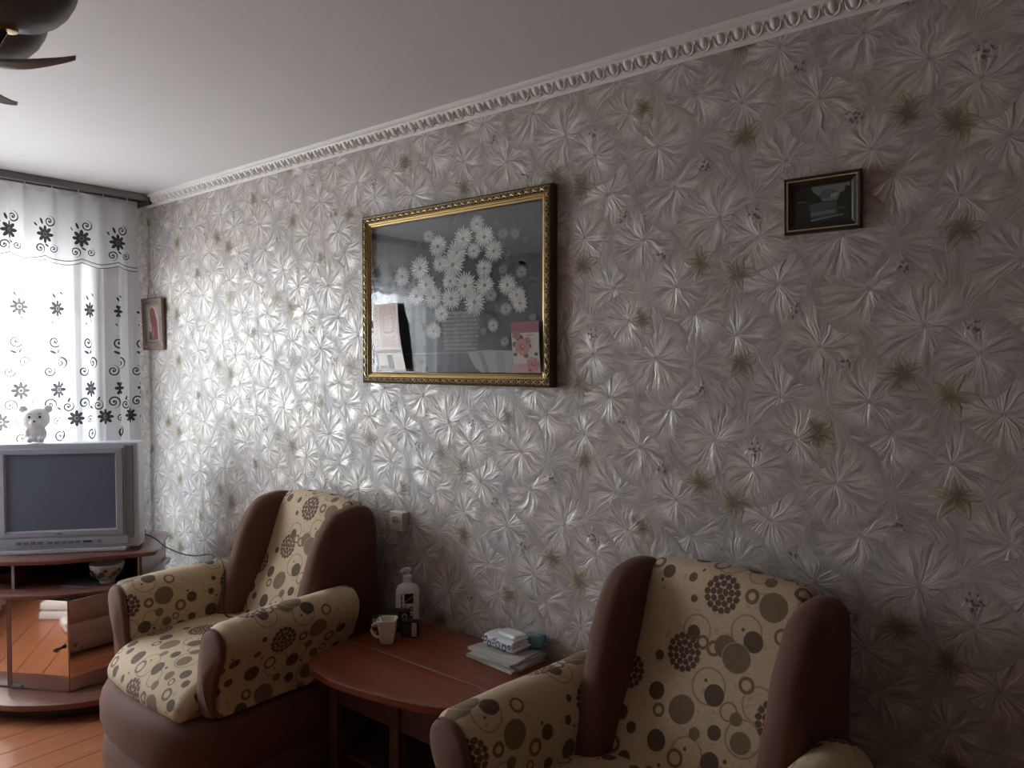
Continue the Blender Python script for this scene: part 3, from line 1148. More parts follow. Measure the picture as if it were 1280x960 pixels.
blab(-.012, .020, .082, .116, (.03, .03, .03), 1)
for i in range(5):
    a = -.010 + i * .006
    blab(a, a + .004, .086 + .004 * i, .092 + .004 * i, (.35, .35, .35), 2)
for i in range(11):
    blab(-.026, -.019 - .002 * (i % 3 == 1), .048 + i * .0062, .0525 + i * .0062, (.04, .04, .04), 1)
for i in range(6):
    blab(-.014, -.001 - .004 * (i % 2), .050 + i * .005, .0525 + i * .005, (.25, .24, .24), 1)
blab(.004, .018, .054, .070, (.12, .12, .12), 1)
blab(.008, .014, .058, .066, (.5, .5, .5), 2)
blab(-.016, .020, .044, .046, (.05, .05, .05), 1)
blab(-.010, .018, .018, .040, (.12, .12, .12), 1)
build('printed_label', mm, M['paper'], bt, weld=False)['label'] = 'black printed label'

# cup
cu = thing('square_mug', 'cream rounded-square mug with a spoon in it on the coffee table', 'mug', (2.462, -.258, TZ), math.radians(38))


def sq_ring(h, w, e=4.0, k=40):
    return [(w * abs(math.cos(a)) ** (2 / e) * (1 if math.cos(a) >= 0 else -1), w * abs(math.sin(a)) ** (2 / e) * (1 if math.sin(a) >= 0 else -1), h) for a in [2 * PI * i / k for i in range(k)]]


mm = MB()
mm.grid([sq_ring(h, w) for (h, w) in ((0, 0.0), (0, .020), (.003, .0235), (.02, .0265), (.06, .0325), (.086, .0355), (.0875, .0345), (.086, .0325), (.06, .030), (.02, .0235), (.008, .018), (.007, 0.0))], closed=True)
build('cup_body', mm, M['cup'], cu, smooth=True)
mm = MB()
mm.tube([(-.031, 0, .066), (-.044, 0, .070), (-.055, 0, .062), (-.058, 0, .046), (-.052, 0, .030), (-.040, 0, .021), (-.026, 0, .020)], .0048, 10)
build('handle', mm, M['cup'], cu, smooth=True)
sp = thing('teaspoon', 'metal teaspoon leaning in the cream mug', 'spoon', (2.462, -.258, TZ), math.radians(40))
mm = MB()
mm.tube([(.010, .002, .012), (0, .003, .04), (-.020, .006, .085), (-.028, .007, .098)], [.0022, .0018, .0022, .0034], 8)
build('spoon_stem', mm, M['steel'], sp, smooth=True)
mm = MB()
mm.lathe([(0, -.012), (.006, -.009), (.008, 0), (.005, .009), (0, .012)], 10, c=(.010, .002, .0215), sy=.4)
build('spoon_bowl', mm, M['steel'], sp, smooth=True)


def carton(name, label, loc, rz, w, d, h, marks, base=(.03, .025, .025), cat='box'):
    t = thing(name, label, cat, loc, rz)
    q = MB()
    q.box(-w / 2, w / 2, -d / 2, d / 2, 0, h, col=base)
    build('carton', q, M['paper'], t, bevel=.0012, bseg=1)
    q = MB()
    for (pts, col, ly) in marks:
        flat_poly(q, pts, -d / 2 - .0004, col, ly)
    build('printed_face', q, M['print_gloss'], t, weld=False)
    return t


def R(x0, z0, x1, z1):
    return [(x0, z0), (x1, z0), (x1, z1), (x0, z1)]


carton('tea_carton', 'small dark carton with a pale picture panel behind the mug handle', (2.365, -.215, TZ), math.radians(35), .046, .03, .064,
       [(R(-.020, .024, .020, .060), (.42, .38, .35), 1), ([(-.018, .004), (.018, .004), (.014, .028), (-.014, .028)], (.12, .09, .09), 2),
        (ell(0, .040, .007, .009), (.06, .045, .045), 3), (R(-.020, .003, -.004, .012), (.45, .42, .4), 3)])
carton('coffee_tin', 'dark box with a brown lid band standing behind the mug', (2.405, -.150, TZ), math.radians(32), .078, .04, .078,
       [(R(-.037, .052, .006, .076), (.17, .13, .10), 1), (ell(.027, .062, .011, .012), (.42, .40, .37), 2), (ell(.027, .060, .005, .006), (.03, .03, .03), 3), (R(-.030, .015, .03, .040), (.08, .06, .05), 1)])
carton('black_carton', 'black carton with a white side label standing right of the mug', (2.480, -.165, TZ), math.radians(30), .062, .03, .060,
       [(R(.012, .006, .030, .056), (.62, .60, .60), 1)] + [(R(.015, .012 + .007 * i, .027 - .003 * (i % 2), .0145 + .007 * i), (.25, .24, .24), 2) for i in range(6)] + [(R(-.026, .010, .004, .050), (.055, .05, .045), 1)])

# newspapers and wipes
NP = [('grey folded newspaper at the bottom of the stack beside the near armchair', .0), ('folded newspaper second from the bottom under the wipes', .010),
      ('creased folded newspaper third in the stack on the table', .019), ('cream folded paper topmost of the stack under the wipes', .027)]
for i, (lb, z) in enumerate(NP):
    t = thing('newspaper', lb, 'newspaper', (2.882 + .007 * (i % 2), -.104 + .004 * i, TZ + z), math.radians((-6, 4, -10, 1)[i]), 'stack of folded papers on the coffee table')
    w, d, h = (.110, .080, .0045) if i < 3 else (.098, .072, .0035)
    for fold in range(2):
        mm = MB()
        rows = []
        for a in range(9):
            r = []
            for b in range(7):
                px, py = -w + 2 * w * a / 8, -d + 2 * d * b / 6
                zz = noise.noise(Vector((px * 14 + i * 3, py * 14 + fold * 5, i))) * .0012 + .0012
                ed = (a in (0, 8)) or (b in (0, 6))
                r.append((px + (noise.noise(Vector((px * 30, py * 30, i + 9))) * .006 if ed else 0), py, fold * h * .95 + h * .75 + zz - (.0012 if ed else 0)))
            rows.append(r)
        low = [[(p[0], p[1], fold * h * .95 + .0003) for p in r] for r in rows]
        mm.grid(rows)
        mm.grid(low, flip=True)
        nb_ = len(rows[0])
        ring_t = rows[0] + [r[-1] for r in rows[1:]] + rows[-1][-2::-1] + [r[0] for r in rows[-2:0:-1]]
        ring_b = low[0] + [r[-1] for r in low[1:]] + low[-1][-2::-1] + [r[0] for r in low[-2:0:-1]]
        mm.grid([ring_t, ring_b], closed=True)
        g = (.62, .60, .57) if i < 3 else (.70, .67, .62)
        mm.c = [tuple(q * (1 - .12 * fold) for q in g) for _ in mm.f]
        build('folded_sheet', mm, M['paper'], t, smooth=True)
    if i == 3:
        mm = MB()
        for k in range(5):
            y = -.06 + k * .018
            mm.face([(-.09, y, .0105), (.02 - .02 * (k % 2), y, .0105), (.02 - .02 * (k % 2), y + .004, .0105), (-.09, y + .004, .0105)], col=(.45, .43, .41))
        build('text_lines', mm, M['paper'], t, weld=False)
WZ = TZ + .027 + .0105


def wipes(label, loc, rz, w, d, h, base, rings_, group=None, name='wipes_pack'):
    t = thing(name, label, 'wipes pack', loc, rz, group)
    out = [(-d, h * .35), (-d * .95, h * .75), (-d * .75, h * .97), (0, h), (d * .75, h * .97), (d * .95, h * .75), (d, h * .35), (d * .9, h * .06), (0, 0), (-d * .9, h * .06)]
    q = puff(out, -w, w, .008, 'x', n=32, nr=3, mid=6, fn=wrinkle(.002, 40))
    q.c = [base for _ in q.f]
    q.uv = [None] * len(q.f)
    zmin = min(p[2] for p in q.v)
    q.v = [(p[0], p[1], p[2] - zmin) for p in q.v]
    build('pouch', q, M['print_gloss'], t, smooth=True)
    for sg in (-1, 1):
        mm = MB()
        mm.box(min(sg * (w - .003), sg * (w + .010)), max(sg * (w - .003), sg * (w + .010)), -d * .93, d * .93, h * .40, h * .46, col=base)
        build('crimped_end', mm, M['print_gloss'], t)
    if rings_:
        mm = MB()
        for (cx, cz, rr, tw) in rings_:
            for k in range(14):
                a, b = 2 * PI * k / 14, 2 * PI * (k + 1) / 14
                pts = []
                for (ang, r) in ((a, rr), (b, rr), (b, rr - tw), (a, rr - tw)):
                    px, pz = cx + r * math.cos(ang), cz + 1.15 * r * math.sin(ang)
                    zz = pz / h
                    yy = -d * (1.03 if zz < .75 else 1.03 - (zz - .75) * 1.0) - .003
                    pts.append((px, yy, pz))
                mm.face(pts, col=(.10, .12, .22))
        build('printed_rings', mm, M['print_gloss'], t, weld=False)['label'] = 'dark blue printed rings'
    return t


wipes('white wipes pack printed with dark blue rings on top of the newspapers', (2.878, -.092, WZ), math.radians(-6), .072, .042, .038, (.78, .79, .84),
      [(-.055, .024, .009, .004), (-.036, .012, .010, .005), (-.018, .025, .008, .003), (.006, .018, .011, .004), (.036, .016, .011, .005), (.060, .023, .007, .004), (-.008, .033, .004, .002)])
wipes('small plain white pack lying on the ringed wipes pack', (2.898, -.086, WZ + .0385), math.radians(-10), .048, .028, .013, (.80, .81, .83), [(.044, .0065, .003, .0015)])
wipes('teal pack tucked behind the ringed wipes pack by the wall', (2.962, -.036, WZ), math.radians(14), .034, .022, .044, (.12, .25, .30), None)

# ------------------------------------------------------------------ things on the papered wall
def moulding(name, x0, x1, z0, z1, prof, mat, parent, y=0.0):
    """prof: list of (inset from outer edge, height off the wall)"""
    mm = MB()
    rows = []
    for (i, h) in prof:
        rows.append([(x0 + i, y - h, z0 + i), (x1 - i, y - h, z0 + i), (x1 - i, y - h, z1 - i), (x0 + i, y - h, z1 - i)])
    mm.grid(rows, closed=True)
    return build(name, mm, mat, parent)


FX0, FX1, FZ0, FZ1 = 2.069, 3.024, 1.463, 2.140
pf = thing('framed_painting', 'large gilt-framed painting of white daisies in a basket', 'painting', (0, 0, 0))
moulding('frame', FX0, FX1, FZ0, FZ1, [(0, .0), (0, .030), (.003, .036), (.006, .038), (.010, .036), (.024, .037), (.026, .033), (.028, .0335), (.030, .030), (.036, .028), (.038, .0245), (.044, .022), (.047, .016), (.047, .006)], M['gold_dark'], pf)
moulding('inner_gilding', FX0 + .026, FX1 - .026, FZ0 + .026, FZ1 - .026, [(0, .030), (.001, .0345), (.004, .0345), (.005, .0305), (.009, .0295), (.011, .0290), (.0125, .0255), (.018, .0235), (.0195, .018)], M['gold'], pf)
# applied lattice ornament of the frame: little crossed leaves between beads
orn = MB()


def along(side, s, i, h):
    if side == 0:
        return (FX0 + s, -h, FZ1 - i)
    if side == 1:
        return (FX0 + s, -h, FZ0 + i)
    if side == 2:
        return (FX0 + i, -h, FZ0 + s)
    return (FX1 - i, -h, FZ0 + s)


cross0 = MB()
for side in range(4):
    Ls = (FX1 - FX0) if side < 2 else (FZ1 - FZ0)
    k = int((Ls - .04) / .032)
    for q in range(k):
        s0 = .02 + (Ls - .04) * (q + .5) / k
        for sg in (-1, 1):
            orn.tube([along(side, s0 - .011, .017 - sg * .006, .0370), along(side, s0, .017, .0395), along(side, s0 + .011, .017 + sg * .006, .0370)], [.0014, .0027, .0014], 5)
        s1 = .02 + (Ls - .04) * q / k
        orn.tube([along(side, s1, .0115, .037), along(side, s1, .017, .0405), along(side, s1, .0225, .037)], [.001, .003, .001], 5)
og = build('lattice_ornament', orn, M['gold_bright'], pf, smooth=True)
og['kind'] = 'stuff'
# the painted picture: flat printed shapes
PY = -.010
pm = MB()
px0, px1, pz0, pz1 = FX0 + .044, FX1 - .044, FZ0 + .044, FZ1 - .044


def bgcol(x, z):
    n1 = noise.noise(Vector((x * 5, z * 5, 2.0))) * .5 + .5
    n2 = noise.noise(Vector((x * 16, z * 16, 5.0))) * .5 + .5
    l = .080 + .045 * n1 + .014 * n2
    d = math.hypot((x - 2.62) / .42, (z - 1.86) / .24)
    l *= .55 + .45 * min(1, d) if d < 1 else 1
    return (l * 1.0, l * 1.02, l * 1.14)


NXg, NZg = 46, 32
for i in range(NXg):
    for j in range(NZg):
        q = []
        for (a, b) in ((0, 0), (1, 0), (1, 1), (0, 1)):
            q.append((px0 + (px1 - px0) * (i + a) / NXg, pz0 + (pz1 - pz0) * (j + b) / NZg))
        tz = 1.582
        cols = []
        for p in q:
            c = bgcol(*p)
            if p[1] < tz:
                c = tuple(v * .9 + .03 for v in c)
            cols.append(c)
        pm.face([(p[0], PY, p[1]) for p in q], col=cols)
rnd = random.Random(11)
# leaves and blue-grey blossoms behind the daisies
for k in range(240):
    a = rnd.random() * 2 * PI
    r = rnd.random() ** .6
    cx, cz = 2.61 + math.cos(a) * .36 * r, 1.87 + math.sin(a) * .21 * r
    g = rnd.choice([(.045, .05, .055), (.10, .11, .16), (.13, .145, .20), (.07, .08, .08), (.16, .165, .18)])
    flat_poly(pm, ell(cx, cz, .012 + .02 * rnd.random(), .004 + .006 * rnd.random(), 8, rnd.random() * PI), PY, g, 1 + k % 4)
# basket
BX0, BX1, BZ0, BZ1 = 2.502, 2.682, 1.590, 1.728
flat_poly(pm, [(BX0 + .01, BZ0), (BX1 - .012, BZ0), (BX1 + .004, BZ1), (BX0 - .004, BZ1)], PY, (.15, .14, .15), 6)
for r in range(9):
    z = BZ0 + .008 + r * .0148
    w0 = BX0 + .008 - .012 * r / 8
    w1 = BX1 - .010 + .014 * r / 8
    kk = 11
    for c in range(kk):
        xa = w0 + (w1 - w0) * (c + .5 * (r % 2) * .6) / kk
        g = .24 + .14 * rnd.random()
        flat_poly(pm, ell(xa + .008, z, .0105, .0052, 8, .25), PY, (g, g * .96, g), 7 + (c % 2))
stroke(pm, [(BX0 - .006 + i * .0191, BZ1 + .004 * (i % 2)) for i in range(11)], .011, PY, (.36, .35, .36), 9)
# table edge, white cloth
stroke(pm, [(2.30, 1.580), (2.64, 1.584)], .006, PY, (.26, .27, .29), 6)
flat_poly(pm, [(2.625, 1.586), (2.72, 1.592), (2.85, 1.588), (2.858, pz0), (2.70, pz0), (2.665, 1.53)], PY, (.50, .50, .52), 7)
flat_poly(pm, [(2.678, 1.585), (2.70, 1.588), (2.728, 1.53), (2.735, pz0), (2.715, pz0), (2.70, 1.54)], PY, (.30, .30, .32), 8)
flat_poly(pm, [(2.76, 1.585), (2.80, 1.585), (2.81, pz0), (2.775, pz0)], PY, (.40, .40, .42), 8)
DA = [(2.675, 2.047, .038), (2.428, 2.029, .031), (2.478, 1.986, .049), (2.607, 2.001, .048), (2.711, 1.997, .049), (2.798, 2.0, .026), (2.852, 1.994, .022), (2.755, 1.943, .045),
      (2.574, 1.951, .056), (2.661, 1.952, .034), (2.49, 1.919, .039), (2.556, 1.91, .06), (2.383, 1.91, .053), (2.282, 1.886, .047), (2.415, 1.845, .051), (2.711, 1.885, .042),
      (2.798, 1.874, .022), (2.881, 1.859, .026), (2.62, 1.828, .055), (2.544, 1.85, .042), (2.714, 1.824, .048), (2.819, 1.819, .043), (2.363, 1.804, .045), (2.458, 1.794, .05),
      (2.55, 1.785, .054), (2.666, 1.766, .054), (2.744, 1.787, .032), (2.861, 1.78, .042), (2.876, 1.751, .036), (2.814, 1.734, .03), (2.501, 1.73, .039), (2.458, 1.666, .043),
      (2.755, 1.679, .028), (2.808, 1.62, .023), (2.932, 1.701, .018), (2.711, 1.659, .016), (2.195, 1.804, .028)]
DIM = {0: .75, 1: .6, 5: .35, 6: .4, 13: .6, 16: .35, 17: .5, 33: .5, 34: .4, 35: .4, 36: .35, 26: .5, 29: .6, 32: .7}
for i, (cx, cz, r) in enumerate(DA):
    b = DIM.get(i, .92)
    ly = 12 + i * 3
    np_ = 12
    sq = .72 + .25 * rnd.random()
    rot = rnd.random() * PI
    a0 = rnd.random()
    for layer in range(2):
        for k in range(np_):
            a = 2 * PI * (k + .5 * layer) / np_ + a0
            rr = r * (.52 + .12 * rnd.random()) * (1 - .22 * layer)
            ex, ez = math.cos(a), math.sin(a) * sq
            g = b * (.56 + .34 * rnd.random() + .16 * layer)
            flat_poly(pm, ell(cx + ex * rr, cz + ez * rr, r * .47, r * .082, 8, math.atan2(ez, ex)), PY, (g, g, g * .97), ly + layer)
    flat_poly(pm, ell(cx, cz, r * .17, r * .15, 10), PY, (.34 * b, .33 * b, .26 * b), ly + 2)
build('picture', pm, M['print'], pf, weld=False)
bx('glass', (px0, px1, -.0315 + .0065, -.0315 + .0085, pz0, pz1), M['glass'], pf, bevel=0)
bx('backing', (FX0 + .01, FX1 - .01, -.009, -.0005, FZ0 + .01, FZ1 - .01), M['cabinet_in'], pf, bevel=0)


def card(name, label, corners, marks, base, bend, lean):
    """a standing printed card: corners BL, BR, TR, TL in wall x-z, leaning on the picture glass"""
    t = thing(name, label, 'card', (corners[0][0], -.045, corners[0][1]))
    ox, oz = corners[0]
    hh = corners[3][1] - corners[0][1]

    def place(u, v, off=0.0):
        (ax, az), (bx_, bz), (cx, cz), (dx, dz) = corners
        x = (ax * (1 - u) + bx_ * u) * (1 - v) + (dx * (1 - u) + cx * u) * v
        z = (az * (1 - u) + bz * u) * (1 - v) + (dz * (1 - u) + cz * u) * v
        y = lean[0] * (1 - v) + lean[1] * v - bend * math.sin(PI * v) - bend * .8 * u - off
        return (x - ox, y, z - oz)
    q = MB()
    nu, nv = 5, 10
    fr_ = [[place(i / nu, j / nv, .0004) for i in range(nu + 1)] for j in range(nv + 1)]
    bk = [[place(i / nu, j / nv, -.0004) for i in range(nu + 1)] for j in range(nv + 1)]
    q.grid(fr_)
    q.grid(bk, flip=True)
    rg = lambda g: g[0] + [r[-1] for r in g[1:]] + g[-1][-2::-1] + [r[0] for r in g[-2:0:-1]]
    q.grid([rg(fr_), rg(bk)], closed=True)
    q.c = [base] * len(q.f)
    build('card_sheet', q, M['paper'], t, smooth=True)
    q = MB()
    for (pts, col, ly) in marks:
        # cut long shapes into strips so they follow the bend
        q.face([place(p[0], p[1], .0006 + ly * .00015) for p in pts], col=col)
    build('card_print', q, M['print_gloss'], t, weld=False)
    return t


def strips(x0, y0, x1, y1, col, ly, k=8):
    return [([(x0, y0 + (y1 - y0) * i / k), (x1, y0 + (y1 - y0) * i / k), (x1, y0 + (y1 - y0) * (i + 1) / k), (x0, y0 + (y1 - y0) * (i + 1) / k)], col, ly) for i in range(k)]


def line2(pts, w, col, ly, asp=.55):
    out = []
    for a, b in zip(pts, pts[1:]):
        d = Vector(((b[0] - a[0]) * asp, b[1] - a[1]))
        nn = Vector((-d.y, d.x)).normalized() * w / 2
        nx, ny = nn.x / asp, nn.y
        out.append(([(a[0] - nx, a[1] - ny), (b[0] - nx, b[1] - ny), (b[0] + nx, b[1] + ny), (a[0] + nx, a[1] + ny)], col, ly))
    return out


PK, PKD, CR = (.72, .54, .50), (.52, .35, .33), (.92, .86, .79)
mk = strips(.0, .30, .25, 1.0, (.84, .74, .66), 1) + strips(.25, .32, .93, .97, PK, 1)
for k in range(13):
    mk += line2([(.04 + .10 * (k % 2), .36 + k * .047), (.18, .39 + k * .047)], .012, (.55, .42, .38), 2)
mk += line2([(.60 + .26 * math.cos(a), .72 + .22 * math.sin(a)) for a in [2 * PI * k / 22 for k in range(23)]], .018, (.80, .70, .62), 3)
mk += line2([(.60 + .22 * math.cos(a), .72 + .18 * math.sin(a)) for a in [2 * PI * k / 22 for k in range(23)]], .008, PKD, 3)
mk += line2([(.44, .80), (.56, .80), (.50, .65)], .022, (.86, .80, .72), 4)                                                     # 7
mk += line2([(.76, .81), (.65, .81), (.65, .74), (.72, .75), (.77, .71), (.75, .66), (.68, .64), (.63, .66)], .022, (.86, .80, .72), 4)   # 5
mk += line2([(.38, .585), (.60, .565), (.82, .585)], .014, (.40, .22, .24), 4) + line2([(.42, .54), (.78, .54)], .012, CR, 4)
mk += line2([(.50, .88), (.60, .91), (.70, .88)], .014, CR, 4)
mk += line2([(.25, .34), (.93, .34)], .012, CR, 4) + line2([(.93, .33), (.93, .97)], .010, CR, 4)
for k in range(5):
    mk += line2([(.34, .38 + .03 * k), (.84 - .05 * (k % 2), .38 + .03 * k)], .007, PKD, 3)
mk += strips(.05, .02, .98, .27, (.80, .76, .70), 1)
mk += strips(.42, .03, .62, .24, (.07, .07, .06), 3, 3) + strips(.10, .03, .42, .08, (.22, .21, .19), 2, 2) + strips(.10, .09, .40, .24, (.86, .85, .82), 2, 2)
for k in range(6):
    mk += line2([(.68, .05 + .03 * k), (.90, .05 + .03 * k)], .008, (.55, .50, .46), 2)
card('anniversary_card', 'bent pink and cream card printed 75, propped in the left corner of the daisy painting', [(2.168, 1.512), (2.338, 1.512), (2.286, 1.782), (2.134, 1.779)], mk, CR, .010, (0.010, 0.012))
ROSE, ROSD, LEAFC, CRM = (.40, .205, .195), (.27, .10, .11), (.10, .11, .08), (.50, .45, .39)
mk = strips(0, .78, 1, 1, (.27, .12, .15), 1, 3) + strips(0, .18, 1, .78, CRM, 1, 6) + strips(0, 0, 1, .18, (.48, .28, .29), 1, 2)


def e2(cx, cy, rx, ry, n=12):
    return [(cx + rx * math.cos(2 * PI * k / n), cy + ry * math.sin(2 * PI * k / n)) for k in range(n)]


for (cx, cy, r) in ((.38, .50, .20), (.74, .17, .17), (.18, .74, .11), (.58, .62, .09)):
    for a in range(7):
        mk.append((e2(cx + .9 * r * math.cos(a * .9), cy + .5 * r * math.sin(a * .9), r * .55, r * .34, 9), (ROSE[0] * (1 + .1 * (a % 3)), ROSE[1], ROSE[2]) if r > .12 else (.30, .17, .17), 3 + a % 2))
    mk.append((e2(cx, cy, r * .45, r * .28), ROSD, 5))
    mk.append((e2(cx + .02, cy + .01, r * .2, r * .12), (.62, .33, .31), 6))
for (cx, cy, r) in ((.14, .56, .10), (.50, .33, .08), (.66, .52, .06), (.30, .68, .12), (.66, .16, .09), (.10, .36, .07), (.88, .36, .06), (.62, .06, .07)):
    mk.append((e2(cx, cy, r * 1.2, r * .6, 8), LEAFC, 2))
mk += line2([(.55, .72), (.84, .73)], .012, (.2, .16, .15), 2) + line2([(.15, .12), (.4, .12)], .010, (.3, .18, .18), 2)
card('rose_card', 'small pink card with roses propped in the right corner of the daisy painting', [(2.872, 1.512), (2.985, 1.512), (2.972, 1.688), (2.848, 1.686)], mk, (.45, .36, .32), .004, (0.010, 0.016))

# small landscape
sl = thing('landscape_picture', 'small dark framed mountain lake landscape high on the wall', 'picture', (3.878, -.002, 1.965), 0)
sl.rotation_euler = (math.radians(3), 0, 0)
sl.location = (3.878, -.006, 1.962)
moulding('frame', -.097, .097, -.074, .074, [(0, .0), (0, .014), (.004, .020), (.010, .018), (.011, .015), (.020, .012), (.026, .008), (.026, .002)], M['frame_black'], sl)
moulding('gilt_bead', -.089, .089, -.066, .066, [(0, .017), (.0005, .0195), (.003, .0195), (.004, .0155)], M['gold_bright'], sl)
q = MB()
qy = -.003
flat_poly(q, R(-.075, -.052, .075, .052), qy, (.008, .010, .009), 0)
flat_poly(q, R(-.066, -.046, .066, .046), qy, (.020, .026, .026), 1)
flat_poly(q, R(-.030, .006, .066, .046), qy, (.15, .18, .18), 2)
flat_poly(q, [(-.02, .012), (-.005, .030), (.008, .036), (.026, .034), (.045, .020), (.05, .012)], qy, (.085, .10, .10), 3)
flat_poly(q, [(.02, .022), (.034, .026), (.042, .019), (.03, .012), (.018, .014)], qy, (.24, .27, .28), 4)
flat_poly(q, [(-.066, .046), (-.03, .046), (-.026, .034), (-.008, .018), (.0, .004), (-.066, .0)], qy, (.010, .014, .012), 5)
flat_poly(q, [(.066, .036), (.056, .040), (.052, .026), (.044, .024), (.036, .008), (.032, -.02), (.066, -.03)], qy, (.012, .017, .015), 5)
flat_poly(q, R(-.035, -.035, .036, .004), qy, (.055, .075, .085), 3)
flat_poly(q, [(-.03, -.030), (.03, -.026), (.03, -.018), (-.03, -.020)], qy, (.14, .18, .18), 5)
flat_poly(q, [(-.04, -.044), (.05, -.034), (.05, -.031), (-.04, -.039)], qy, (.17, .20, .19), 5)
flat_poly(q, R(-.066, .008, -.042, .011), qy, (.10, .11, .11), 6)
flat_poly(q, R(-.008, -.006, .004, .002), qy, (.05, .08, .16), 6)
flat_poly(q, ell(.045, -.016, .012, .004), qy, (.07, .065, .025), 6)
flat_poly(q, [(-.066, -.046), (-.030, -.046), (-.034, -.010), (-.066, -.006)], qy, (.022, .018, .017), 6)
q.c = [tuple(min(1, v * 1.7) for v in c_) for c_ in q.c]
build('picture', q, M['print'], sl, weld=False)
bx('glass', (-.072, .072, -.0085, -.0075, -.049, .049), M['glass'], sl, bevel=0)
bx('backing', (-.090, .090, -.0020, -.0005, -.067, .067), M['cabinet_in'], sl, bevel=0)

# icon near the corner
ic = thing('framed_icon', 'small brown framed icon of a robed figure hanging near the window corner', 'picture', (.228, -.002, 1.766))
ic.rotation_euler = (math.radians(2), 0, 0)
ic.location = (.228, -.010, 1.764)
hw, hh = .118, .148
moulding('frame', -hw, hw, -hh, hh, [(0, .0), (0, .014), (.006, .017), (.012, .015), (.018, .016), (.024, .013), (.032, .012), (.034, .009), (.034, .003)], M['icon_frame'], ic)
bd = MB()
for side in (-1, 1):
    for k in range(14):
        zc = -hh + .012 + k * (2 * hh - .024) / 13
        bd.lathe([(0, -.004), (.004, 0), (0, .004)], 6, c=(side * (hw - .006), -.017, zc))
    for k in range(11):
        xc = -hw + .012 + k * (2 * hw - .024) / 10
        bd.lathe([(0, -.004), (.004, 0), (0, .004)], 6, c=(xc, -.017, side * (hh - .006)))
ob = build('beading', bd, M['icon_frame'], ic, smooth=True)
ob['kind'] = 'stuff'
q = MB()
qy = -.0085
flat_poly(q, R(-.085, -.115, .085, .115), qy, (.22, .19, .16), 0)
flat_poly(q, R(-.070, -.095, .070, .100), qy, (.30, .27, .24), 1)
flat_poly(q, [(-.058, -.09), (.062, -.09), (.060, .03), (.03, .09), (0, .105), (-.035, .085), (-.058, .02)], qy, (.44, .36, .34), 2)
flat_poly(q, ell(-.006, .066, .033, .032), qy, (.40, .33, .22), 3)
flat_poly(q, [(-.03, .08), (-.005, .095), (.022, .08), (.05, .02), (.058, -.09), (-.012, -.09), (-.015, 0), (-.03, .03)], qy, (.20, .045, .055), 4)
flat_poly(q, ell(-.004, .062, .014, .018), qy, (.18, .11, .08), 5)
flat_poly(q, ell(-.034, .030, .013, .014), qy, (.34, .26, .18), 5)
flat_poly(q, [(-.045, .02), (-.022, .02), (-.015, -.05), (-.042, -.05)], qy, (.40, .33, .28), 6)
flat_poly(q, [(-.05, -.04), (-.02, -.045), (-.010, -.09), (-.054, -.09)], qy, (.08, .055, .06), 6)
flat_poly(q, [(.0, -.02), (.012, -.02), (.006, -.085), (-.006, -.085)], qy, (.34, .16, .16), 6)
for k in range(6):
    flat_poly(q, R(-.06 + k * .02, -.112, -.048 + k * .02, -.100), qy, (.14, .11, .10), 3)
build('picture', q, M['print'], ic, weld=False)
q = MB()
q.tube([(-.06, -.004, hh - .002), (-.036, .004, hh + .10), (.05, -.004, hh - .002)], .0013, 5)
build('hanging_string', q, M['table_dark'], ic)
bx('backing', (-hw + .004, hw - .004, -.0045, -.0005, -hh + .004, hh - .004), M['cabinet_in'], ic, bevel=0)

# socket
sk = thing('wall_socket', 'ivory surface-mounted wall socket just above the far armchair', 'socket', (2.262, 0, .914))
bx('housing', (-.036, .036, -.034, 0, -.037, .037), M['socket'], sk, bevel=.004)
q = MB()
q.lathe([(.0, -.022), (.019, -.022), (.020, -.035), (.024, -.0365), (.026, -.0355), (.027, -.033)], 24, ax='y')
build('socket_ring', q, M['socket'], sk, smooth=True)
q = MB()
q.lathe([(0, -.0345), (.0195, -.0345)], 24, ax='y')  # near-flush disc, its darker colour imitates shade inside the ring
build('socket_well', q, M['cabinet_edge'], sk)['label'] = 'darker disc standing in for the shade of the socket recess'
for sx_ in (-.0095, .0095):
    q = MB()
    q.lathe([(0, -.0225), (.0036, -.033), (.0036, -.0352), (0, -.0352)], 10, c=(sx_, 0, 0), ax='y')
    build('pin_hole', q, M['ink'], sk)

# ------------------------------------------------------------------ television, cabinet
SX, SY = .630, -.658
RZ = math.radians(49)
tv = thing('television', 'old silver tube television with a dark grey screen beneath the white bear', 'television', (SX, SY, .652), RZ)
CXt, ZB = .0075, .937 - .652
wL, wR = -.330, .343
q = MB()
# hollow silver shell: outer box with the front bezel opening
q.box(wL, wR, .0, .10, .012, .515)
build('front_shell', q, M['tv_light'], tv, bevel=.010, bseg=3)
q = MB()
rows = []
for (y, a, b, c, d) in ((.095, -.325, .338, .02, .505), (.20, -.30, .31, .03, .49), (.30, -.22, .23, .05, .44), (.38, -.17, .18, .07, .40), (.40, -.15, .16, .09, .38)):
    rows.append([(a, y, c), (b, y, c), (b, y, d), (a, y, d)])
q.grid(rows, closed=True)
q.face(rows[-1])
build('back_shell', q, M['tv'], tv, bevel=.008)
